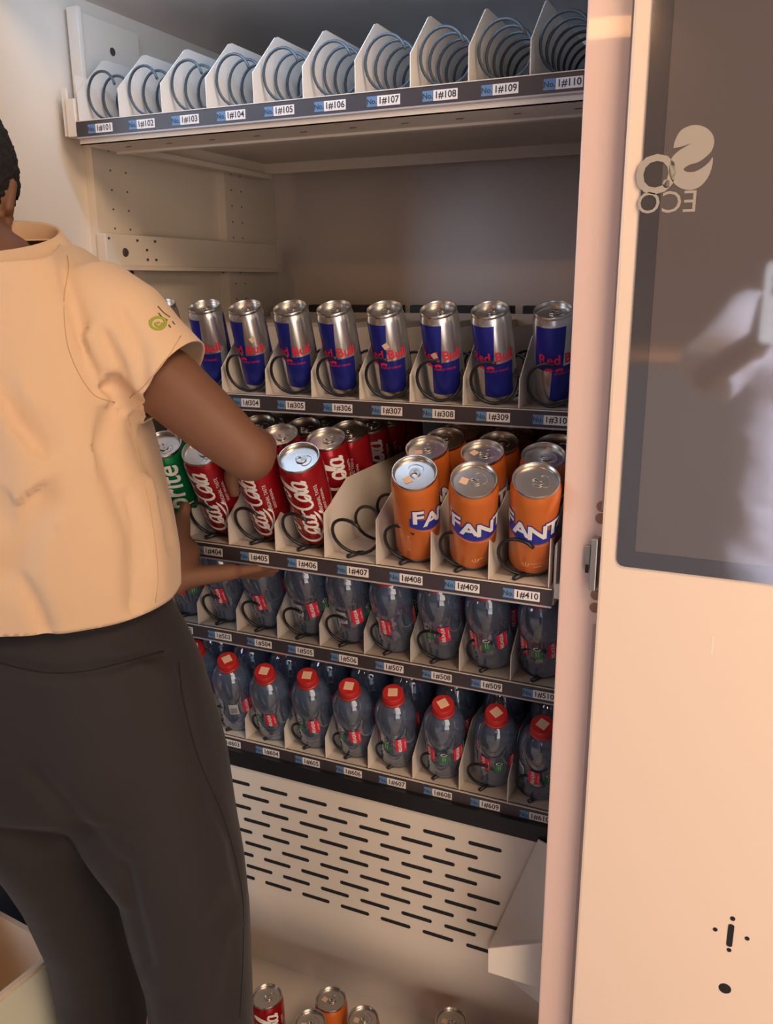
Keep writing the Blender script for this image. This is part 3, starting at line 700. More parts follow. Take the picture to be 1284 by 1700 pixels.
B6 = {602: (0.1093, 0.0653, 23, 8, 0.3), 603: (0.1816, 0.0500, 24, 9, 2.2), 604: (0.2542, 0.0480, 27, 9, -0.15), 605: (0.3247, 0.0524, 25, 8, -0.05), 606: (0.3961, 0.0529, 27, 8, -0.1),
      607: (0.4658, 0.0519, 25, 7, 0.05), 608: (0.5398, 0.0523, 26, 8, 0.55), 609: (0.6143, 0.0609, 27, 8, 0.7), 610: (0.6820, 0.0537, 27, 7, 0.9)}
for tb, t, rows in ((B5, 5, 2), (B6, 6, 3)):
    for n, (x, y, f, s, roll) in tb.items():
        lane = (n % 100-0.5)*P
        for k in range(rows):
            o = drink(BOT, x if k == 0 else lane, y+k*0.0695, TZ[t], 0.030, f if k == 0 else 18, s if k == 0 else 1, roll+k*1.3,
                  'water bottle in the %s row of the %s tray, %s' % (ORD[k], 'lowest' if t == 6 else 'second lowest', LANEW[n % 100 or 10]), 'bottle', 'water bottles on the %s tray' % ('lowest' if t == 6 else 'second lowest'))
# ================================================================ PEOPLE
def capsule(bm, p0, r0, p1, r1, n=14, flat=1.0, fdir=None):
    p0 = Vector(p0); p1 = Vector(p1); d = p1-p0; L = d.length; d = d.normalized() if L > 1e-6 else Vector((0, 0, 1))
    prof = []
    for k in range(0, 6): a = PI/2*k/5; prof.append((r0*math.sin(a), -r0*math.cos(a)))
    for k in range(0, 6): a = PI/2*k/5; prof.append((r1*math.cos(a), L+r1*math.sin(a)))
    N = (fdir - d*fdir.dot(d)).normalized() if fdir is not None else d.orthogonal().normalized()
    B = d.cross(N); M4 = Matrix((N, B, d)).transposed().to_4x4(); M4.translation = p0
    M4 = M4 @ Matrix.Diagonal((flat, 1, 1, 1)); prof[0] = (0, prof[0][1]); prof[-1] = (0, prof[-1][1])
    lathe(bm, prof, n, 0, M4)
def ellipsoid(bm, c, rx, ry, rz, rot=None, n=20):
    M4 = Matrix.Translation(c) @ (rot.to_4x4() if rot else Matrix.Identity(4)) @ Matrix.Diagonal((rx, ry, rz, 1))
    lathe(bm, [(0 if k in (0, 12) else math.sin(PI*k/12), -math.cos(PI*k/12)) for k in range(13)], n, 0, M4)
def loft(bm, rings, cap=True):
    """rings: (centre, right vector, forward vector, half width, half depth, power)"""
    n = 40; R_ = []
    for c, rv, fv, a, b, pw in rings:
        ring = []
        for k in range(n):
            t = 2*PI*k/n; ct, st = math.cos(t), math.sin(t)
            x = abs(ct)**(2/pw)*(1 if ct >= 0 else -1); y = abs(st)**(2/pw)*(1 if st >= 0 else -1)
            ring.append(bm.verts.new(c + rv*(a*x) + fv*(b*y)))
        R_.append(ring)
    for p, q in zip(R_, R_[1:]):
        for k in range(n): bm.faces.new([p[k], p[(k+1) % n], q[(k+1) % n], q[k]])
    if cap: bm.faces.new(R_[0][::-1]); bm.faces.new(R_[-1])
def fuse(bm, vox, smooth=4, fac=0.5):
    bmesh.ops.recalc_face_normals(bm, faces=bm.faces)
    me = bpy.data.meshes.new('fuse'); bm.to_mesh(me); bm.free()
    o = bpy.data.objects.new('fuse', me); C.objects.link(o)
    m = o.modifiers.new('r', 'REMESH'); m.mode = 'VOXEL'; m.voxel_size = vox
    if smooth: s = o.modifiers.new('s', 'SMOOTH'); s.iterations = smooth; s.factor = fac
    dg = bpy.context.evaluated_depsgraph_get(); e = o.evaluated_get(dg)
    out = bpy.data.meshes.new_from_object(e); bpy.data.objects.remove(o); bpy.data.meshes.remove(me); return out
def finger(bm, base, d, n, curl, L, r, side=None):
    """three bones; curl in degrees per joint, bending towards -n"""
    p = Vector(base); d = Vector(d).normalized(); n = Vector(n).normalized(); ax = d.cross(n).normalized(); tip = None
    for i, (f, c) in enumerate(zip((0.45, 0.30, 0.25), curl)):
        d = Matrix.Rotation(-math.radians(c), 3, ax) @ d
        q = p + d*L*f; capsule(bm, p, r*(1-0.10*i), q, r*(0.93-0.12*i), 12); p = q
    return p, d
def hand(bm, wrist, d, n, thumb_side, curls, spread=0.10, thumb=None, sc_=1.0):
    """d: wrist->knuckles, n: back-of-hand normal, thumb_side: +1/-1 along d x n"""
    wrist = Vector(wrist); d = Vector(d).normalized(); n = Vector(n); n = (n-d*n.dot(d)).normalized(); s = d.cross(n)*thumb_side
    Lm = 0.088*sc_; tips = []
    offs = (0.027, 0.009, -0.009, -0.026); Lf = (0.070, 0.078, 0.073, 0.058); rf = (0.0092, 0.0095, 0.009, 0.008)
    capsule(bm, wrist-d*0.02, 0.024*sc_, wrist+d*0.025, 0.026*sc_, 14, 0.72, n)
    for o_, lf, rr, cu in zip(offs, Lf, rf, curls):
        k = wrist + d*(Lm-abs(o_)*0.25) + s*o_*sc_
        capsule(bm, wrist+d*0.012+s*o_*0.6*sc_, 0.0145*sc_, k, 0.0115*sc_, 12)
        fd = (d + s*o_*spread*8).normalized(); tips.append(finger(bm, k, fd, n, cu, lf*sc_, rr*sc_))
    tb = wrist + d*0.022*sc_ + s*0.020*sc_
    if thumb is None: thumb = (tb+s*0.03*sc_+d*0.02*sc_-n*0.005, tb+s*0.045*sc_+d*0.048*sc_-n*0.01, tb+s*0.048*sc_+d*0.072*sc_-n*0.014)
    capsule(bm, tb, 0.0155*sc_, thumb[0], 0.0125*sc_, 12); capsule(bm, thumb[0], 0.0118*sc_, thumb[1], 0.0105*sc_, 12); capsule(bm, thumb[1], 0.0102*sc_, thumb[2], 0.0085*sc_, 12)
    return tips
def head(bm, c, fwd, upv, s=1.0):
    """skull, jaw, nose, lips, brow, ears, neck root; fwd: facing direction"""
    fwd = Vector(fwd).normalized(); upv = Vector(upv); upv = (upv-fwd*upv.dot(fwd)).normalized(); rt = fwd.cross(upv)
    R3 = Matrix((rt, fwd, upv)).transposed()
    ellipsoid(bm, c+upv*0.025*s-fwd*0.008*s, 0.074*s, 0.094*s, 0.088*s, R3)
    ellipsoid(bm, c-upv*0.035*s+fwd*0.025*s, 0.056*s, 0.062*s, 0.072*s, R3)
    capsule(bm, c-upv*0.088*s+fwd*0.060*s, 0.018*s, c-upv*0.070*s+fwd*0.045*s, 0.03*s)
    capsule(bm, c+upv*0.006*s+fwd*0.086*s, 0.008*s, c-upv*0.032*s+fwd*0.100*s, 0.0125*s)
    for sg in (-1, 1):
        capsule(bm, c-upv*0.034*s+fwd*0.092*s+rt*0.010*s*sg, 0.0075*s, c-upv*0.036*s+fwd*0.086*s+rt*0.014*s*sg, 0.007*s)
        capsule(bm, c+upv*0.022*s+fwd*0.083*s+rt*0.014*s*sg, 0.009*s, c+upv*0.020*s+fwd*0.068*s+rt*0.046*s*sg, 0.010*s)
        capsule(bm, c-upv*0.020*s+fwd*0.064*s+rt*0.036*s*sg, 0.018*s, c-upv*0.028*s+fwd*0.050*s+rt*0.042*s*sg, 0.018*s)
        capsule(bm, c+upv*0.010*s-fwd*0.002*s+rt*0.072*s*sg, 0.009*s, c-upv*0.032*s+fwd*0.006*s+rt*0.070*s*sg, 0.007*s, 12, 0.5, fwd)
        capsule(bm, c+upv*0.012*s-fwd*0.010*s+rt*0.079*s*sg, 0.006*s, c-upv*0.018*s-fwd*0.010*s+rt*0.076*s*sg, 0.006*s)
    for dz, rr in ((-0.056, 0.007), (-0.067, 0.008)):
        for sg in (-1, 1): capsule(bm, c+upv*dz*s+fwd*0.087*s, rr*s, c+upv*dz*s+fwd*0.076*s+rt*0.024*s*sg, 0.004*s)
    return R3
def face_bits(parent, c, R3, s=1.0):
    rt, fwd, upv = R3.col[0], R3.col[1], R3.col[2]
    for sg in (-1, 1):
        bm = bmesh.new(); ellipsoid(bm, c+upv*0.003*s+fwd*0.074*s+rt*0.031*s*sg, 0.0135*s, 0.011*s, 0.0075*s, R3, 14)
        ellipsoid(bm, c+upv*0.003*s+fwd*0.0825*s+rt*0.031*s*sg, 0.0055*s, 0.0035*s, 0.0055*s, R3, 12)
        for f in bm.faces: f.material_index = 1 if f.index < 0 else 0
        bm.faces.ensure_lookup_table(); h = len(bm.faces)//2
        for i, f in enumerate(bm.faces): f.material_index = 0 if i < len(bm.faces)*14/26 else 1
        from_bm('eye', bm, [WHITEP, INK], parent, smooth=True)

def crease(me, lines):
    """press soft folds into cloth along guide lines: (points, depth, width in metres)"""
    n = len(me.vertices); co = np.empty(n*3); me.vertices.foreach_get('co', co); co = co.reshape(-1, 3)
    nr = np.empty(n*3); me.vertices.foreach_get('normal', nr); nr = nr.reshape(-1, 3)
    d = co-np.array(CAM); z = np.maximum(d@np.array(FW), 0.05); x = 642+FPX*(d@np.array(RT))/z; y = 850-FPX*(d@np.array(UP))/z
    facing = (nr*d).sum(1) < 0; best = np.zeros(n)
    for pts, dep, wid in lines:
        for (ax, ay), (bx, by) in zip(pts, pts[1:]):
            t = np.clip(((x-ax)*(bx-ax)+(y-ay)*(by-ay))/((bx-ax)**2+(by-ay)**2), 0, 1)
            q = np.hypot(x-ax-t*(bx-ax), y-ay-t*(by-ay))*z/FPX
            e = dep*np.exp(-(q/wid)**2); best = np.where(np.abs(e) > np.abs(best), e, best)
    co -= nr*(best*facing)[:, None]; me.vertices.foreach_set('co', co.ravel()); me.update()
def wrinkle(me, amp, scale, stretch=(1, 1, 1)):
    n = len(me.vertices); co = np.empty(n*3); me.vertices.foreach_get('co', co); co = co.reshape(-1, 3)
    nr = np.empty(n*3); me.vertices.foreach_get('normal', nr); nr = nr.reshape(-1, 3)
    s = co*np.array(stretch)*scale; h = np.array([noise.noise(Vector(q)) for q in s])
    co += nr*(h*amp)[:, None]; me.vertices.foreach_set('co', co.ravel()); me.update()
def open_shell(me, cuts, thick=0.0018):
    """cut the closed cloth open with planes: (point, normal, centre, reach); what lies beyond within reach goes"""
    bm = bmesh.new(); bm.from_mesh(me)
    for co, no, cen, reach in cuts:
        fs = [f for f in bm.faces if (f.calc_center_median()-cen).length < reach]
        g = list({v for f in fs for v in f.verts})+list({e for f in fs for e in f.edges})+fs
        bmesh.ops.bisect_plane(bm, geom=g, plane_co=co, plane_no=no)
        bmesh.ops.delete(bm, geom=[f for f in bm.faces if (f.calc_center_median()-co).dot(no) > 0 and (f.calc_center_median()-cen).length < reach*0.98], context='FACES')
    bm.to_mesh(me); bm.free()
    o = bpy.data.objects.new('t', me); C.objects.link(o); m = o.modifiers.new('s', 'SOLIDIFY'); m.thickness = thick; m.offset = -1
    out = bpy.data.meshes.new_from_object(o.evaluated_get(bpy.context.evaluated_depsgraph_get())); bpy.data.objects.remove(o); return out
def drape(parent, name, lines, m, me_target, off=0.0012):
    """thin stitched lines laid onto the cloth: lines of (pixel guide points, width)"""
    bm0 = bmesh.new(); bm0.from_mesh(me_target); tree = BVHTree.FromBMesh(bm0); bm0.free(); bm = bmesh.new()
    for pts, wd in lines:
        P3 = []
        for p in catmull(pts, 6):
            h = tree.ray_cast(CAM, ray(p.x, p.y).normalized())
            if h[0] is not None: P3.append(h[0]+h[1]*off*0.3)
        if len(P3) > 2: tube(bm, P3, wd, 6)
    return from_bm(name, bm, m, parent, smooth=True)

# ---------------------------------------------------------------- the attendant filling the trays
PER = tag(empty('person', (0.10, -0.42, 0.0)), 'person seen from behind in beige polo shirt and dark trousers, filling the can tray', 'person')
PO = -Vector((0.10, -0.42, 0.0))
def padd(name, me, m, smooth=True, parent=None):
    if parent is None: me.transform(Matrix.Translation(PO))
    return link(name, me, m, parent or PER, smooth)
HB = 0.93
def mid(pl, pr, py, H): return (pth(pl, py, H)+pth(pr, py, H))/2, (pth(pr, py, H)-pth(pl, py, H)).length/2
# body: one continuous skin surface
bm = bmesh.new()
c, a = mid(-150, 150, 470, HB); shR = pth(128, 530, HB+0.005); shL = pth(-105, 505, HB+0.03)
neck = pth(-14, 412, HB+0.015); hc = pth(-104, 330, HB+0.050)
fwd = (FH*0.93 - RH*0.10 - Vector((0, 0, 0.50))).normalized()
capsule(bm, neck-Vector((0, 0, 0.06)), 0.064, hc-Vector((0, 0, 0.03))-fwd*0.03, 0.054)
R3 = head(bm, hc, fwd, (0, 0, 1), 1.02)
chest = pth(40, 620, HB); belly = pth(70, 900, HB); hips = pth(100, 1150, HB+0.01)
capsule(bm, chest-RH*0.04, 0.075, hips-RH*0.03, 0.075); capsule(bm, chest+RH*0.03, 0.075, hips+RH*0.03, 0.075)
capsule(bm, shR, 0.042, shL, 0.042); capsule(bm, neck-Vector((0, 0, 0.03)), 0.052, (shR+shL)/2, 0.055)
elbow = pth(414, 757, HB-0.045)
# right arm: shoulder, elbow, forearm going in behind the elbow, hand over the leaning can
am = pth(278, 637, HB-0.025); capsule(bm, shR, 0.036, am, 0.0385); capsule(bm, am, 0.0385, am.lerp(elbow, 0.5), 0.0345); capsule(bm, am.lerp(elbow, 0.5), 0.0345, elbow, 0.0275)
top405 = Vector((0.3279, -0.057, TZ[4])) + axis_of(35, 10)*0.150
wristR = pth(424, 742, 1.0) + Vector((0, 0, 0.006))
wristR = Vector((0.372, -0.165, 1.302))
capsule(bm, elbow, 0.0275, elbow.lerp(wristR, 0.4), 0.028); capsule(bm, elbow.lerp(wristR, 0.4), 0.028, wristR, 0.0205, 14, 0.85, Vector((0, 0, 1)))
hand(bm, wristR, top405+Vector((0.0, 0.0, 0.03))-wristR, Vector((0.25, 0.0, 1)), -1, ((28, 42, 28), (32, 45, 30), (34, 48, 30), (38, 50, 32)), 0.02,
     thumb=(wristR+Vector((-0.035, 0.012, -0.022)), wristR+Vector((-0.050, 0.018, -0.050)), wristR+Vector((-0.050, 0.024, -0.072))), sc_=0.92)
# left arm: hidden by the torso, hand coming out under the tray edge
elbL = pth(-60, 940, HB+0.16); wrL = onp(276, 962, 1, -0.205)
capsule(bm, shL, 0.050, elbL, 0.036); capsule(bm, elbL, 0.036, elbL.lerp(wrL, 0.4), 0.034); capsule(bm, elbL.lerp(wrL, 0.4), 0.034, wrL, 0.022, 14, 0.8, Vector((0, 0, 1)))
kn = onp(350, 953, 1, -0.150); hd = (kn-wrL).normalized()
t0 = onp(296, 905, 1, -0.168); t1 = onp(300, 868, 1, -0.150); t2 = onp(308, 842, 1, -0.140)
hand(bm, wrL, hd+Vector((0, 0.0, 0.0)), Vector((0.02, -0.55, -0.85)), 1, ((-6, -5, -4), (-4, -4, -4), (-2, -2, -2), (0, 2, 2)), 0.03, thumb=(t0, t1, t2), sc_=0.98)
capsule(bm, wrL+Vector((0.01, 0, 0.0)), 0.021, t0.lerp(kn, 0.25), 0.019); capsule(bm, t0.lerp(wrL, 0.4), 0.020, t1, 0.0135)
# legs
ftR = Vector((0.10, -0.40, 0.07)); ftL = Vector((-0.06, -0.26, 0.07))
kR = pth(335, 1660, HB+0.0); kL = pth(180, 1690, HB+0.10)
ftR = Vector((kR.x+0.01, kR.y-0.06, 0.08)); ftL = Vector((kL.x-0.01, kL.y-0.065, 0.08))
hR = pth(235, 1230, HB); hL = pth(85, 1230, HB+0.04)
for h, k, f in ((hR, kR, ftR), (hL, kL, ftL)):
    capsule(bm, h, 0.052, k, 0.042); capsule(bm, k, 0.042, f, 0.034); capsule(bm, f-FH*0.02-Vector((0, 0, 0.035)), 0.032, f+FH*0.14-Vector((0, 0, 0.045)), 0.026)
me = fuse(bm, 0.0042, 4)
body = padd('body', me, SKIN)
face_bits(PER, hc+PO, R3, 1.02)
# hair: close-cropped shell over the skull
bm = bmesh.new(); ellipsoid(bm, hc+R3.col[2]*0.032-R3.col[1]*0.014, 0.083, 0.100, 0.090, R3, 48)
ellipsoid(bm, hc-R3.col[2]*0.030-R3.col[1]*0.048, 0.058, 0.045, 0.055, R3, 32)
me = fuse(bm, 0.004, 2); bmh = bmesh.new(); bmh.from_mesh(me)
bmesh.ops.delete(bmh, geom=[v for v in bmh.verts if (v.co-hc).dot(R3.col[1]) > 0.055 or ((v.co-hc).dot(R3.col[1]) > 0.0 and (v.co-hc).dot(R3.col[2]) < 0.02)], context='VERTS')
for v in bmh.verts: v.co += v.normal*(noise.noise(v.co*260)*0.004)
bmh.to_mesh(me); bmh.free(); padd('hair', me, HAIRM)
# polo shirt
bm = bmesh.new(); rings = []
ZHEM = 1.141
rows = [(1085, -136, 290, .124, 0.008), (1046, -138, 292, .126, 0.006), (1000, -138, 292, .127, 0.003), (930, -135, 290, .128, 0.0), (860, -130, 278, .126, -0.004), (790, -127, 262, .124, -0.006), (720, -126, 246, .123, -0.006), (650, -126, 228, .122, -0.004),
        (590, -125, 216, .118, 0.0), (540, -122, 206, .113, 0.002), (500, -116, 196, .108, 0.004), (465, -106, 178, .098, 0.006), (435, -92, 158, .092, 0.008), (412, -84, 124, .084, 0.010), (398, -84, 84, .072, 0.012)]
for py, l, r_, dep, dh in rows:
    c, a = mid(l, r_, py, HB+dh); rings.append((c, RH, FH, a, dep, 2.3))
loft(bm, rings)
# right sleeve
s0 = pth(120, 520, HB); s1 = pth(195, 563, HB-0.01); s2 = pth(284, 634, HB-0.025)
ax_s = (s2-s1).normalized(); upn = UP - ax_s*UP.dot(ax_s); upn.normalize(); dpn = ax_s.cross(upn)
loft(bm, [(s0, upn, dpn, .070, .072, 2), (s1, upn, dpn, .0675, .068, 2), (s1.lerp(s2, 0.55), upn, dpn, .057, .058, 2.0), (s2, upn, dpn, .0515, .054, 2.0), (s2+ax_s*0.025, upn, dpn, .050, .052, 2.0)])
# left sleeve, out of the frame
q0 = shL+RH*0.035-FH*0.012+Vector((0, 0, -0.012)); q1 = shL.lerp(elbL, 0.52); ax_q = (q1-q0).normalized(); u_q = (UP-ax_q*UP.dot(ax_q)).normalized()
loft(bm, [(q0, u_q, ax_q.cross(u_q), .070, .074, 2), (q1, u_q, ax_q.cross(u_q), .052, .056, 2), (q1+ax_q*0.025, u_q, ax_q.cross(u_q), .050, .054, 2)])
me = fuse(bm, 0.0045, 10)
wrinkle(me, 0.004, 9, (1, 1, 0.55)); wrinkle(me, 0.0016, 26, (1, 1, 0.5))
FOLDS = [([(66, 830), (44, 880), (15, 950)], 0.008, 0.018), ([(214, 820), (228, 870), (229, 950), (222, 1010)], 0.008, 0.005), ([(0, 640), (28, 700), (62, 735)], 0.006, 0.014), ([(205, 520), (232, 580), (236, 640)], 0.006, 0.009), ([(196, 655), (222, 700), (262, 790), (282, 900)], 0.006, 0.010), ([(108, 415), (112, 470), (140, 560), (185, 640)], 0.004, 0.008),
         ([(185, 640), (208, 668), (232, 688)], 0.012, 0.012), ([(196, 660), (170, 740), (205, 840), (226, 900), (226, 1000)], 0.007, 0.011),
         ([(150, 560), (168, 600), (178, 660)], -0.006, 0.010), ([(175, 560), (200, 610), (212, 660)], 0.005, 0.008), ([(0, 660), (40, 770), (60, 850)], -0.005, 0.02),
         ([(30, 960), (60, 1010), (75, 1046)], 0.008, 0.010), ([(0, 850), (30, 900), (20, 960)], 0.006, 0.018), ([(250, 800), (262, 880), (268, 980)], -0.004, 0.010), ([(60, 440), (80, 520), (120, 640), (150, 760)], -0.003, 0.02)]
crease(me, FOLDS)
ztop = rings[-1][0]
shirt_w = me.copy()
me = open_shell(me, [(s2, ax_s, s2+UP*0.012, 0.070), (Vector((0, 0, ZHEM)), Vector((0, 0, -1)), Vector((pth(80, 1040, HB).x, pth(80, 1040, HB).y, ZHEM-0.02)), 0.30), (ztop-Vector((0, 0, 0.003)), (Vector((0, 0, 1))-FH*0.22).normalized(), ztop, 0.125), (q1, ax_q, q1-RH*0.012, 0.070)])
shirt = padd('polo_shirt', me, SHIRT)
# hem band, shoulder and side seams
so = drape(shirt, 'seam', [([(300, 558), (276, 597), (244, 636), (216, 660)], 0.0005), ([(112, 425), (114, 450), (106, 500), (114, 580), (150, 650), (190, 668)], 0.0005),
    ([(212, 690), (232, 770), (252, 860), (262, 950), (258, 1000)], 0.0005)], SHIRTSEAM, shirt_w)
so.data.transform(Matrix.Translation(PO))
so = drape(shirt, 'sleeve_embroidery', [(ell(262, 536, 13, 11, -40, 200), 0.0014), (ell(262, 537, 12, 10, 170, 395), 0.0014), (ell(263, 537, 6, 5, 0, 180, 5)+ell(263, 540, 5, 4, 180, 300, 4), 0.0011)], LIME, shirt_w)
so.data.transform(Matrix.Translation(PO))
so = drape(shirt, 'sleeve_embroidery', [([(262, 509), (271, 519), (282, 527)], 0.0007), ([(263, 520), (270, 528), (278, 532)], 0.0007), ([(280, 540), (283, 544)], 0.0009), ([(286, 534), (290, 539)], 0.0007)], OLIVE, shirt_w)
so.data.transform(Matrix.Translation(PO))
# collar: folded band round the neck
bm = bmesh.new(); cc = rings[-1][0]-RH*0.010
def cring(dz, ra, rb, tilt=-0.30):
    out = []
    for k in range(40):
        t = 2*PI*k/40; out.append(cc + RH*(ra*math.cos(t)) + FH*(rb*math.sin(t)) + Vector((0, 0, dz - tilt*rb*math.sin(t)))); 
    return out
prev = None
for dz, ra, rb in ((-0.032, .098, .090), (-0.020, .088, .080), (-0.006, .077, .070), (0.004, .072, .064), (0.003, .068, .060), (-0.012, .069, .061), (-0.026, .071, .063)):
    cur = [bm.verts.new(p) for p in cring(dz, ra, rb)]
    if prev:
        for k in range(40): bm.faces.new([prev[k], prev[(k+1) % 40], cur[(k+1) % 40], cur[k]])
    prev = cur
bmesh.ops.translate(bm, vec=PO, verts=bm.verts); from_bm('collar', bm, SHIRT, shirt, smooth=True)
# trousers
bm = bmesh.new(); rings = []
for py, l, r_, dep, dh in [(960, -118, 272, .108, 0.006), (1010, -124, 280, .113, 0.004), (1060, -138, 306, .121, 0), (1120, -142, 334, .128, 0.0), (1200, -135, 356, .134, 0.0), (1270, -80, 374, .126, 0.0), (1335, 5, 380, .07, 0.03)]:
    c, a = mid(l, r_, py, HB+dh); rings.append((c, RH, FH, a, dep, 2.3))
loft(bm, rings)
def leg(rows, f):
    rg = []
    for py, l, r_, dep, H in rows:
        c, a = mid(l, r_, py, H); rg.append((c, RH, FH, a, dep, 2.2))
    c, a, = rg[-1][0], rg[-1][3]
    for t in (0.35, 0.7, 1.0):
        q = c.lerp(f, t); q.z = c.z+(0.06-c.z)*t; rg.append((q, RH, FH, a*(1-0.18*t), rg[-1][4]*0.93, 2.1))
    loft(bm, rg)
leg([(1200, 60, 356, .110, HB), (1290, 95, 377, .110, HB-0.002), (1380, 150, 390, .104, HB-0.006), (1440, 200, 400, .098, HB-0.01), (1520, 222, 408, .092, HB-0.01), (1600, 247, 412, .088, HB-0.01), (1700, 263, 418, .086, HB-0.005)], ftR)
leg([(1200, -130, 120, .120, HB+0.01), (1290, -60, 150, .122, HB+0.015), (1345, -5, 172, .119, HB+0.02), (1390, 24, 190, .114, HB+0.033), (1450, 50, 210, .105, HB+0.055), (1540, 84, 222, .093, HB+0.085), (1600, 97, 231, .086, HB+0.10), (1700, 116, 241, .082, HB+0.11)], ftL)
me = fuse(bm, 0.006, 9)
wrinkle(me, 0.006, 6, (1, 1, 0.35)); wrinkle(me, 0.002, 18, (1, 1, 0.45))
crease(me, [([(0, 1102), (80, 1118), (160, 1112), (270, 1082)], 0.006, 0.006), ([(60, 1290), (120, 1360), (180, 1432), (206, 1445)], 0.008, 0.012), ([(240, 1600), (222, 1520), (206, 1446)], 0.010, 0.010),
            ([(300, 1110), (312, 1200), (340, 1300), (385, 1400), (400, 1480)], 0.004, 0.006), ([(380, 1500), (340, 1580), (290, 1660)], 0.006, 0.02), ([(395, 1560), (385, 1640), (360, 1700)], 0.005, 0.015), ([(170, 1080), (230, 1100), (285, 1130)], -0.003, 0.012)])
tw = me.copy()
tr = padd('trousers', me, TROUS)
so = drape(tr, 'seam', [([(297, 1100), (304, 1160), (330, 1260), (372, 1360), (400, 1470), (404, 1560), (398, 1690)], 0.0006), ([(0, 1101), (80, 1117), (160, 1111), (272, 1081)], 0.0008)], TROUSSEAM, tw)
so.data.transform(Matrix.Translation(PO))
for f in (ftR, ftL):
    bm = bmesh.new(); capsule(bm, f-FH*0.05+Vector((0, 0, -0.03)), 0.045, f+FH*0.15+Vector((0, 0, -0.042)), 0.038, 20, 0.85, Vector((0, 0, 1)))
    for v in bm.verts: v.co.z = max(v.co.z, 0.001)
    bmesh.ops.translate(bm, vec=PO, verts=bm.verts); from_bm('shoe', bm, SHOE, PER, smooth=True)

# ------------ the photographer, seen only as a reflection in the dark screen
PH = tag(empty('person', (1.02, -1.30, 0.0)), 'person in a white tunic holding up a phone, reflected in the dark screen', 'person')
PQ = -Vector((1.02, -1.30, 0.0)); X, Y = Vector((1, 0, 0)), Vector((0, 1, 0))
lens = CAM
bm = bmesh.new(); hc2 = Vector((1.04, -1.31, 1.63)); capsule(bm, (1.04, -1.33, 1.42), 0.055, hc2, 0.05); R2 = head(bm, hc2, (-0.02, 1, -0.12), (0, 0, 1), 1.0)
capsule(bm, (1.03, -1.32, 1.35), 0.10, (1.03, -1.31, 0.95), 0.12)
sL = Vector((0.88, -1.30, 1.405)); sR = Vector((1.19, -1.30, 1.405)); eL = Vector((0.812, -1.19, 1.295)); eR = Vector((1.25, -1.18, 1.28))
wL_ = Vector((0.905, -1.075, 1.375)); wR_ = Vector((1.00, -1.085, 1.36))
for s_, e_, w_ in ((sL, eL, wL_), (sR, eR, wR_)):
    capsule(bm, s_, 0.048, e_, 0.034); capsule(bm, e_, 0.034, w_, 0.023)
hand(bm, wL_, Vector((0.25, 0.10, 1)), Vector((-0.5, -0.8, 0.2)), 1, ((25, 45, 25),)*4, 0.02, sc_=0.9)
hand(bm, wR_, Vector((-0.35, 0.10, 1)), Vector((0.5, -0.8, 0.2)), -1, ((25, 45, 25),)*4, 0.02, sc_=0.9)
for sx in (0.95, 1.12):
    capsule(bm, (sx, -1.31, 0.92), 0.085, (sx, -1.31, 0.50), 0.055); capsule(bm, (sx, -1.31, 0.5), 0.053, (sx, -1.32, 0.08), 0.035); capsule(bm, (sx, -1.34, 0.04), 0.034, (sx, -1.18, 0.03), 0.026)
me = fuse(bm, 0.005, 3); me.transform(Matrix.Translation(PQ)); link('body', me, SKIN, PH, True)
face_bits(PH, hc2+PQ, R2)
bm = bmesh.new(); ellipsoid(bm, hc2+Vector((0, -0.014, 0.034)), 0.082, 0.098, 0.088, R2, 32); bmesh.ops.delete(bm, geom=[v for v in bm.verts if (v.co-hc2).dot(R2.col[1]) > 0.05 or ((v.co-hc2).dot(R2.col[1]) > 0 and (v.co-hc2).z < 0.02)], context='VERTS')
bmesh.ops.translate(bm, vec=PQ, verts=bm.verts); from_bm('hair', bm, HAIRM, PH, smooth=True)
bm = bmesh.new()
loft(bm, [(Vector((1.03+dx, -1.305, z)), X, Y, a, b, 2.2) for z, a, b, dx in ((0.83, .185, .15, 0), (0.90, .180, .145, 0), (1.0, .168, .135, 0), (1.08, .160, .125, 0), (1.2, .165, .12, 0), (1.32, .165, .11, 0), (1.39, .155, .09, 0), (1.43, .11, .07, 0), (1.45, .065, .06, 0))])
for s_, e_ in ((sL, eL), (sR, eR)):
    ax = (e_-s_).normalized(); u = (Vector((0, 0, 1))-ax*ax.z).normalized()
    q = s_.lerp(e_, 0.98); loft(bm, [(s_-ax*0.02, u, ax.cross(u), .062, .062, 2), (q, u, ax.cross(u), .075, .060, 2), (q+ax*0.01, u, ax.cross(u), .074, .058, 2)])
me = fuse(bm, 0.006, 6); wrinkle(me, 0.010, 7, (1, 1, 1.6)); wrinkle(me, 0.004, 18, (0.6, 1, 1.6)); me.transform(Matrix.Translation(PQ)); link('tunic', me, WHITECLOTH, PH, True)
bm = bmesh.new()
loft(bm, [(Vector((1.03, -1.31, z)), X, Y, a, b, 2.2) for z, a, b in ((0.72, .17, .13), (0.85, .172, .135), (0.98, .155, .12))])
for sx in (0.95, 1.12): loft(bm, [(Vector((sx, -1.31, z)), X, Y, a, a, 2) for z, a in ((0.06, .07), (0.4, .08), (0.8, .095))])
me = fuse(bm, 0.008, 4); me.transform(Matrix.Translation(PQ)); link('trousers', me, NAVY, PH, True)
for sx in (0.95, 1.12):
    bm = bmesh.new(); capsule(bm, (sx, -1.35, 0.045), 0.042, (sx, -1.16, 0.035), 0.034, 18)
    for v in bm.verts: v.co.z = max(v.co.z, 0.001)
    bmesh.ops.translate(bm, vec=PQ, verts=bm.verts); from_bm('shoe', bm, SHOE, PH, smooth=True)
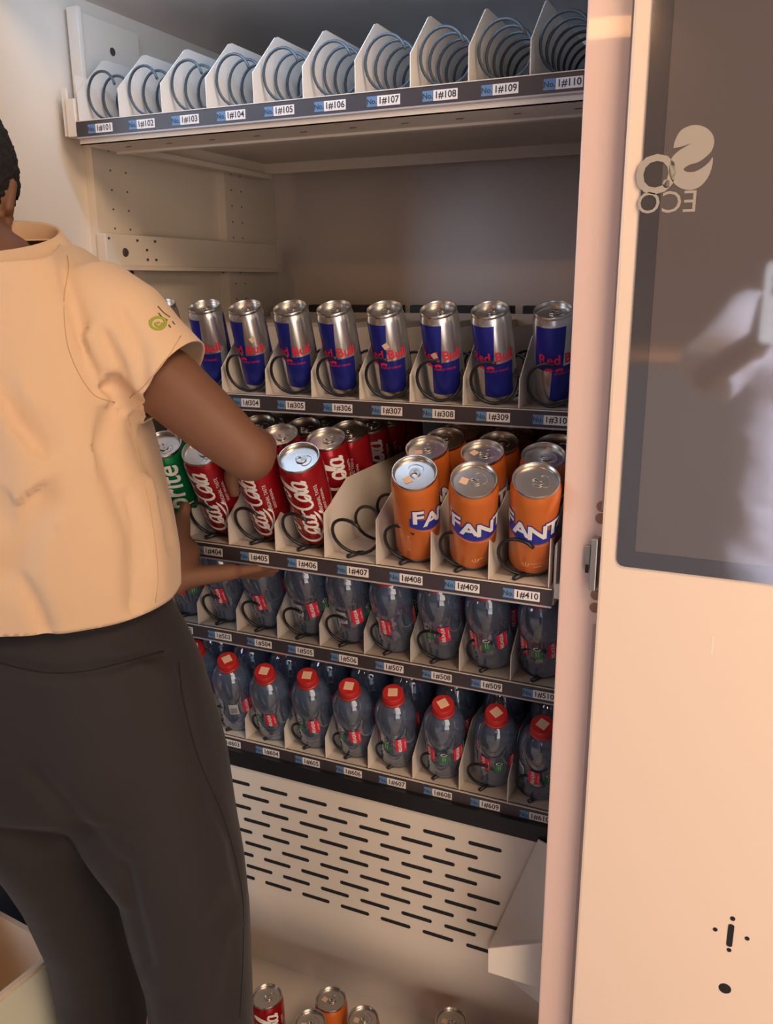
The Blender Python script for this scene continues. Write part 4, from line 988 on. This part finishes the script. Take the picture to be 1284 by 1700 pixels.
# the phone: its camera sits just behind the view point
ph = tag(empty('mobile_phone', CAM), 'pale mobile phone held upright by the photographer in the reflection', 'phone')
bm = bmesh.new()
pts = []
for cx, cz, a in ((0.040, 0.020, 0), (-0.010, 0.020, 90), (-0.010, -0.105, 180), (0.040, -0.105, 270)):
    for k in range(6): t = math.radians(a+k*18); pts.append((cx+0.010*math.cos(t), -0.012, cz+0.010*math.sin(t)))
prism(bm, pts, (0, 0.008, 0)); from_bm('phone_shell', bm, WHITEPL, ph)
bm = bmesh.new()
for dz in (0, -0.02): lathe(bm, [(0.0045, 0), (0.006, 0), (0.006, 0.0015), (0.0045, 0.0015), (0.0035, 0.0005), (0, 0.0005)], 20, 0, Matrix.Translation((0, -0.004, dz)) @ Matrix.Rotation(-PI/2, 4, 'X'))
from_bm('lens', bm, INK, ph)

# ================================================================ LOWER LEFT: open carton and dark bag
ct = tag(empty('carton', (-0.36, -0.25, 0)), 'open cardboard carton with pale outer face beside the dark trousers', 'box')
# the rim runs from the bottom left corner of the view up towards the legs
CO = Vector((0.36, 0.25, 0))
rimA = onp(0, 1655, 2, 0.52); rimB = onp(79, 1592, 2, 0.52)
dr = (rimB-rimA); dr.z = 0; dr.normalize(); dn = Vector((-dr.y, dr.x, 0))
A = rimA - dr*0.25; B = rimB + dr*0.03; th = 0.008
def wall(a, b, t, z0, z1, mi_out, m, name):
    bm = bmesh.new(); prism(bm, [a+Vector((0, 0, z0)), b+Vector((0, 0, z0)), b+Vector((0, 0, z1)), a+Vector((0, 0, z1))], t); bmesh.ops.translate(bm, vec=CO-Vector((0, 0, 0)), verts=bm.verts)
    bmesh.ops.recalc_face_normals(bm, faces=bm.faces); return from_bm(name, bm, m, ct)
Af, Bf = Vector((A.x, A.y, 0)), Vector((B.x, B.y, 0)); dp = 0.17
wall(Af, Bf, -dn*th*0.5, 0.0, 0.515, 0, CREAMBOARD, 'outer_face')
wall(Af, Bf, dn*th, 0.0, 0.52, 0, CARDBOARD, 'side_panel')
wall(Af+dn*dp, Bf+dn*dp, dn*th, 0.0, 0.58, 0, CARDBOARD, 'side_panel')
wall(Af, Af+dn*dp, dr*th, 0.0, 0.52, 0, CARDBOARD, 'end_panel')
wall(Bf, Bf+dn*dp, -dr*th, 0.0, 0.52, 0, CARDBOARD, 'end_panel')
bm = bmesh.new(); prism(bm, [Af+Vector((0, 0, 0.25)), Bf+Vector((0, 0, 0.25)), Bf+dn*dp+Vector((0, 0, 0.25)), Af+dn*dp+Vector((0, 0, 0.25))], (0, 0, 0.01)); bmesh.ops.translate(bm, vec=CO, verts=bm.verts); from_bm('inner_flap', bm, CARDBOARD, ct)
bg = tag(empty('bag', (0, 0, 0)), 'dark navy bag standing behind the open carton at the lower left', 'bag')
q = pth(-45, 1440, 1.22); bg.location = (q.x-0.02, q.y+0.06, 0)
bm = bmesh.new(); ztb = q.z+0.03
loft(bm, [(Vector((0, 0, z)), RH, FH, a_, b_, 3.2) for z, a_, b_ in ((0.0, .10, .06), (0.02, .125, .075), (ztb*0.5, .13, .08), (ztb-0.06, .12, .07), (ztb-0.01, .09, .05), (ztb, .06, .03))])
from_bm('bag_body', bm, NAVY, bg, smooth=True)
bm = bmesh.new(); tube(bm, [Vector((0, 0, ztb-0.01))+RH*(0.05*math.cos(PI*k/10))+Vector((0, 0, 0.06*math.sin(PI*k/10))) for k in range(11)], 0.007, 8); from_bm('handle', bm, NAVY, bg, smooth=True)
# ceiling lamp behind the photographer
lp = tag(empty('ceiling_lamp', (0.053, -3.86, 2.8)), 'round warm ceiling lamp whose glow shows at the top of the front pillar', 'lamp')
bm = bmesh.new(); lathe(bm, [(0, -0.06), (0.16, -0.055), (0.19, -0.04), (0.19, -0.03)], 32); from_bm('lamp_diffuser', bm, LAMPG, lp, smooth=True)
bm = bmesh.new(); lathe(bm, [(0.19, -0.032), (0.21, -0.032), (0.21, 0.0), (0, 0.0)], 32); from_bm('lamp_housing', bm, PAINT, lp)
lq = copy_tree(lp); lq.location = LAMPP; tag(lq, 'round warm ceiling lamp nearest the control panel, beyond the top right', 'lamp')
# counter behind the photographer, its edge showing as an orange line in the screen
cn = tag(empty('counter', (0.5, -3.0, 0)), 'low counter with an orange wooden top along the rear wall', 'counter')
bm = bmesh.new(); box(bm, -1.9, 1.9, -0.28, 0.14, 1.17, 1.21, bev=0.004); from_bm('counter_top', bm, WOOD, cn)
bm = bmesh.new(); box(bm, -1.85, 1.85, -0.26, 0.10, 0.0, 1.17); from_bm('counter_front', bm, ROOMD, cn)
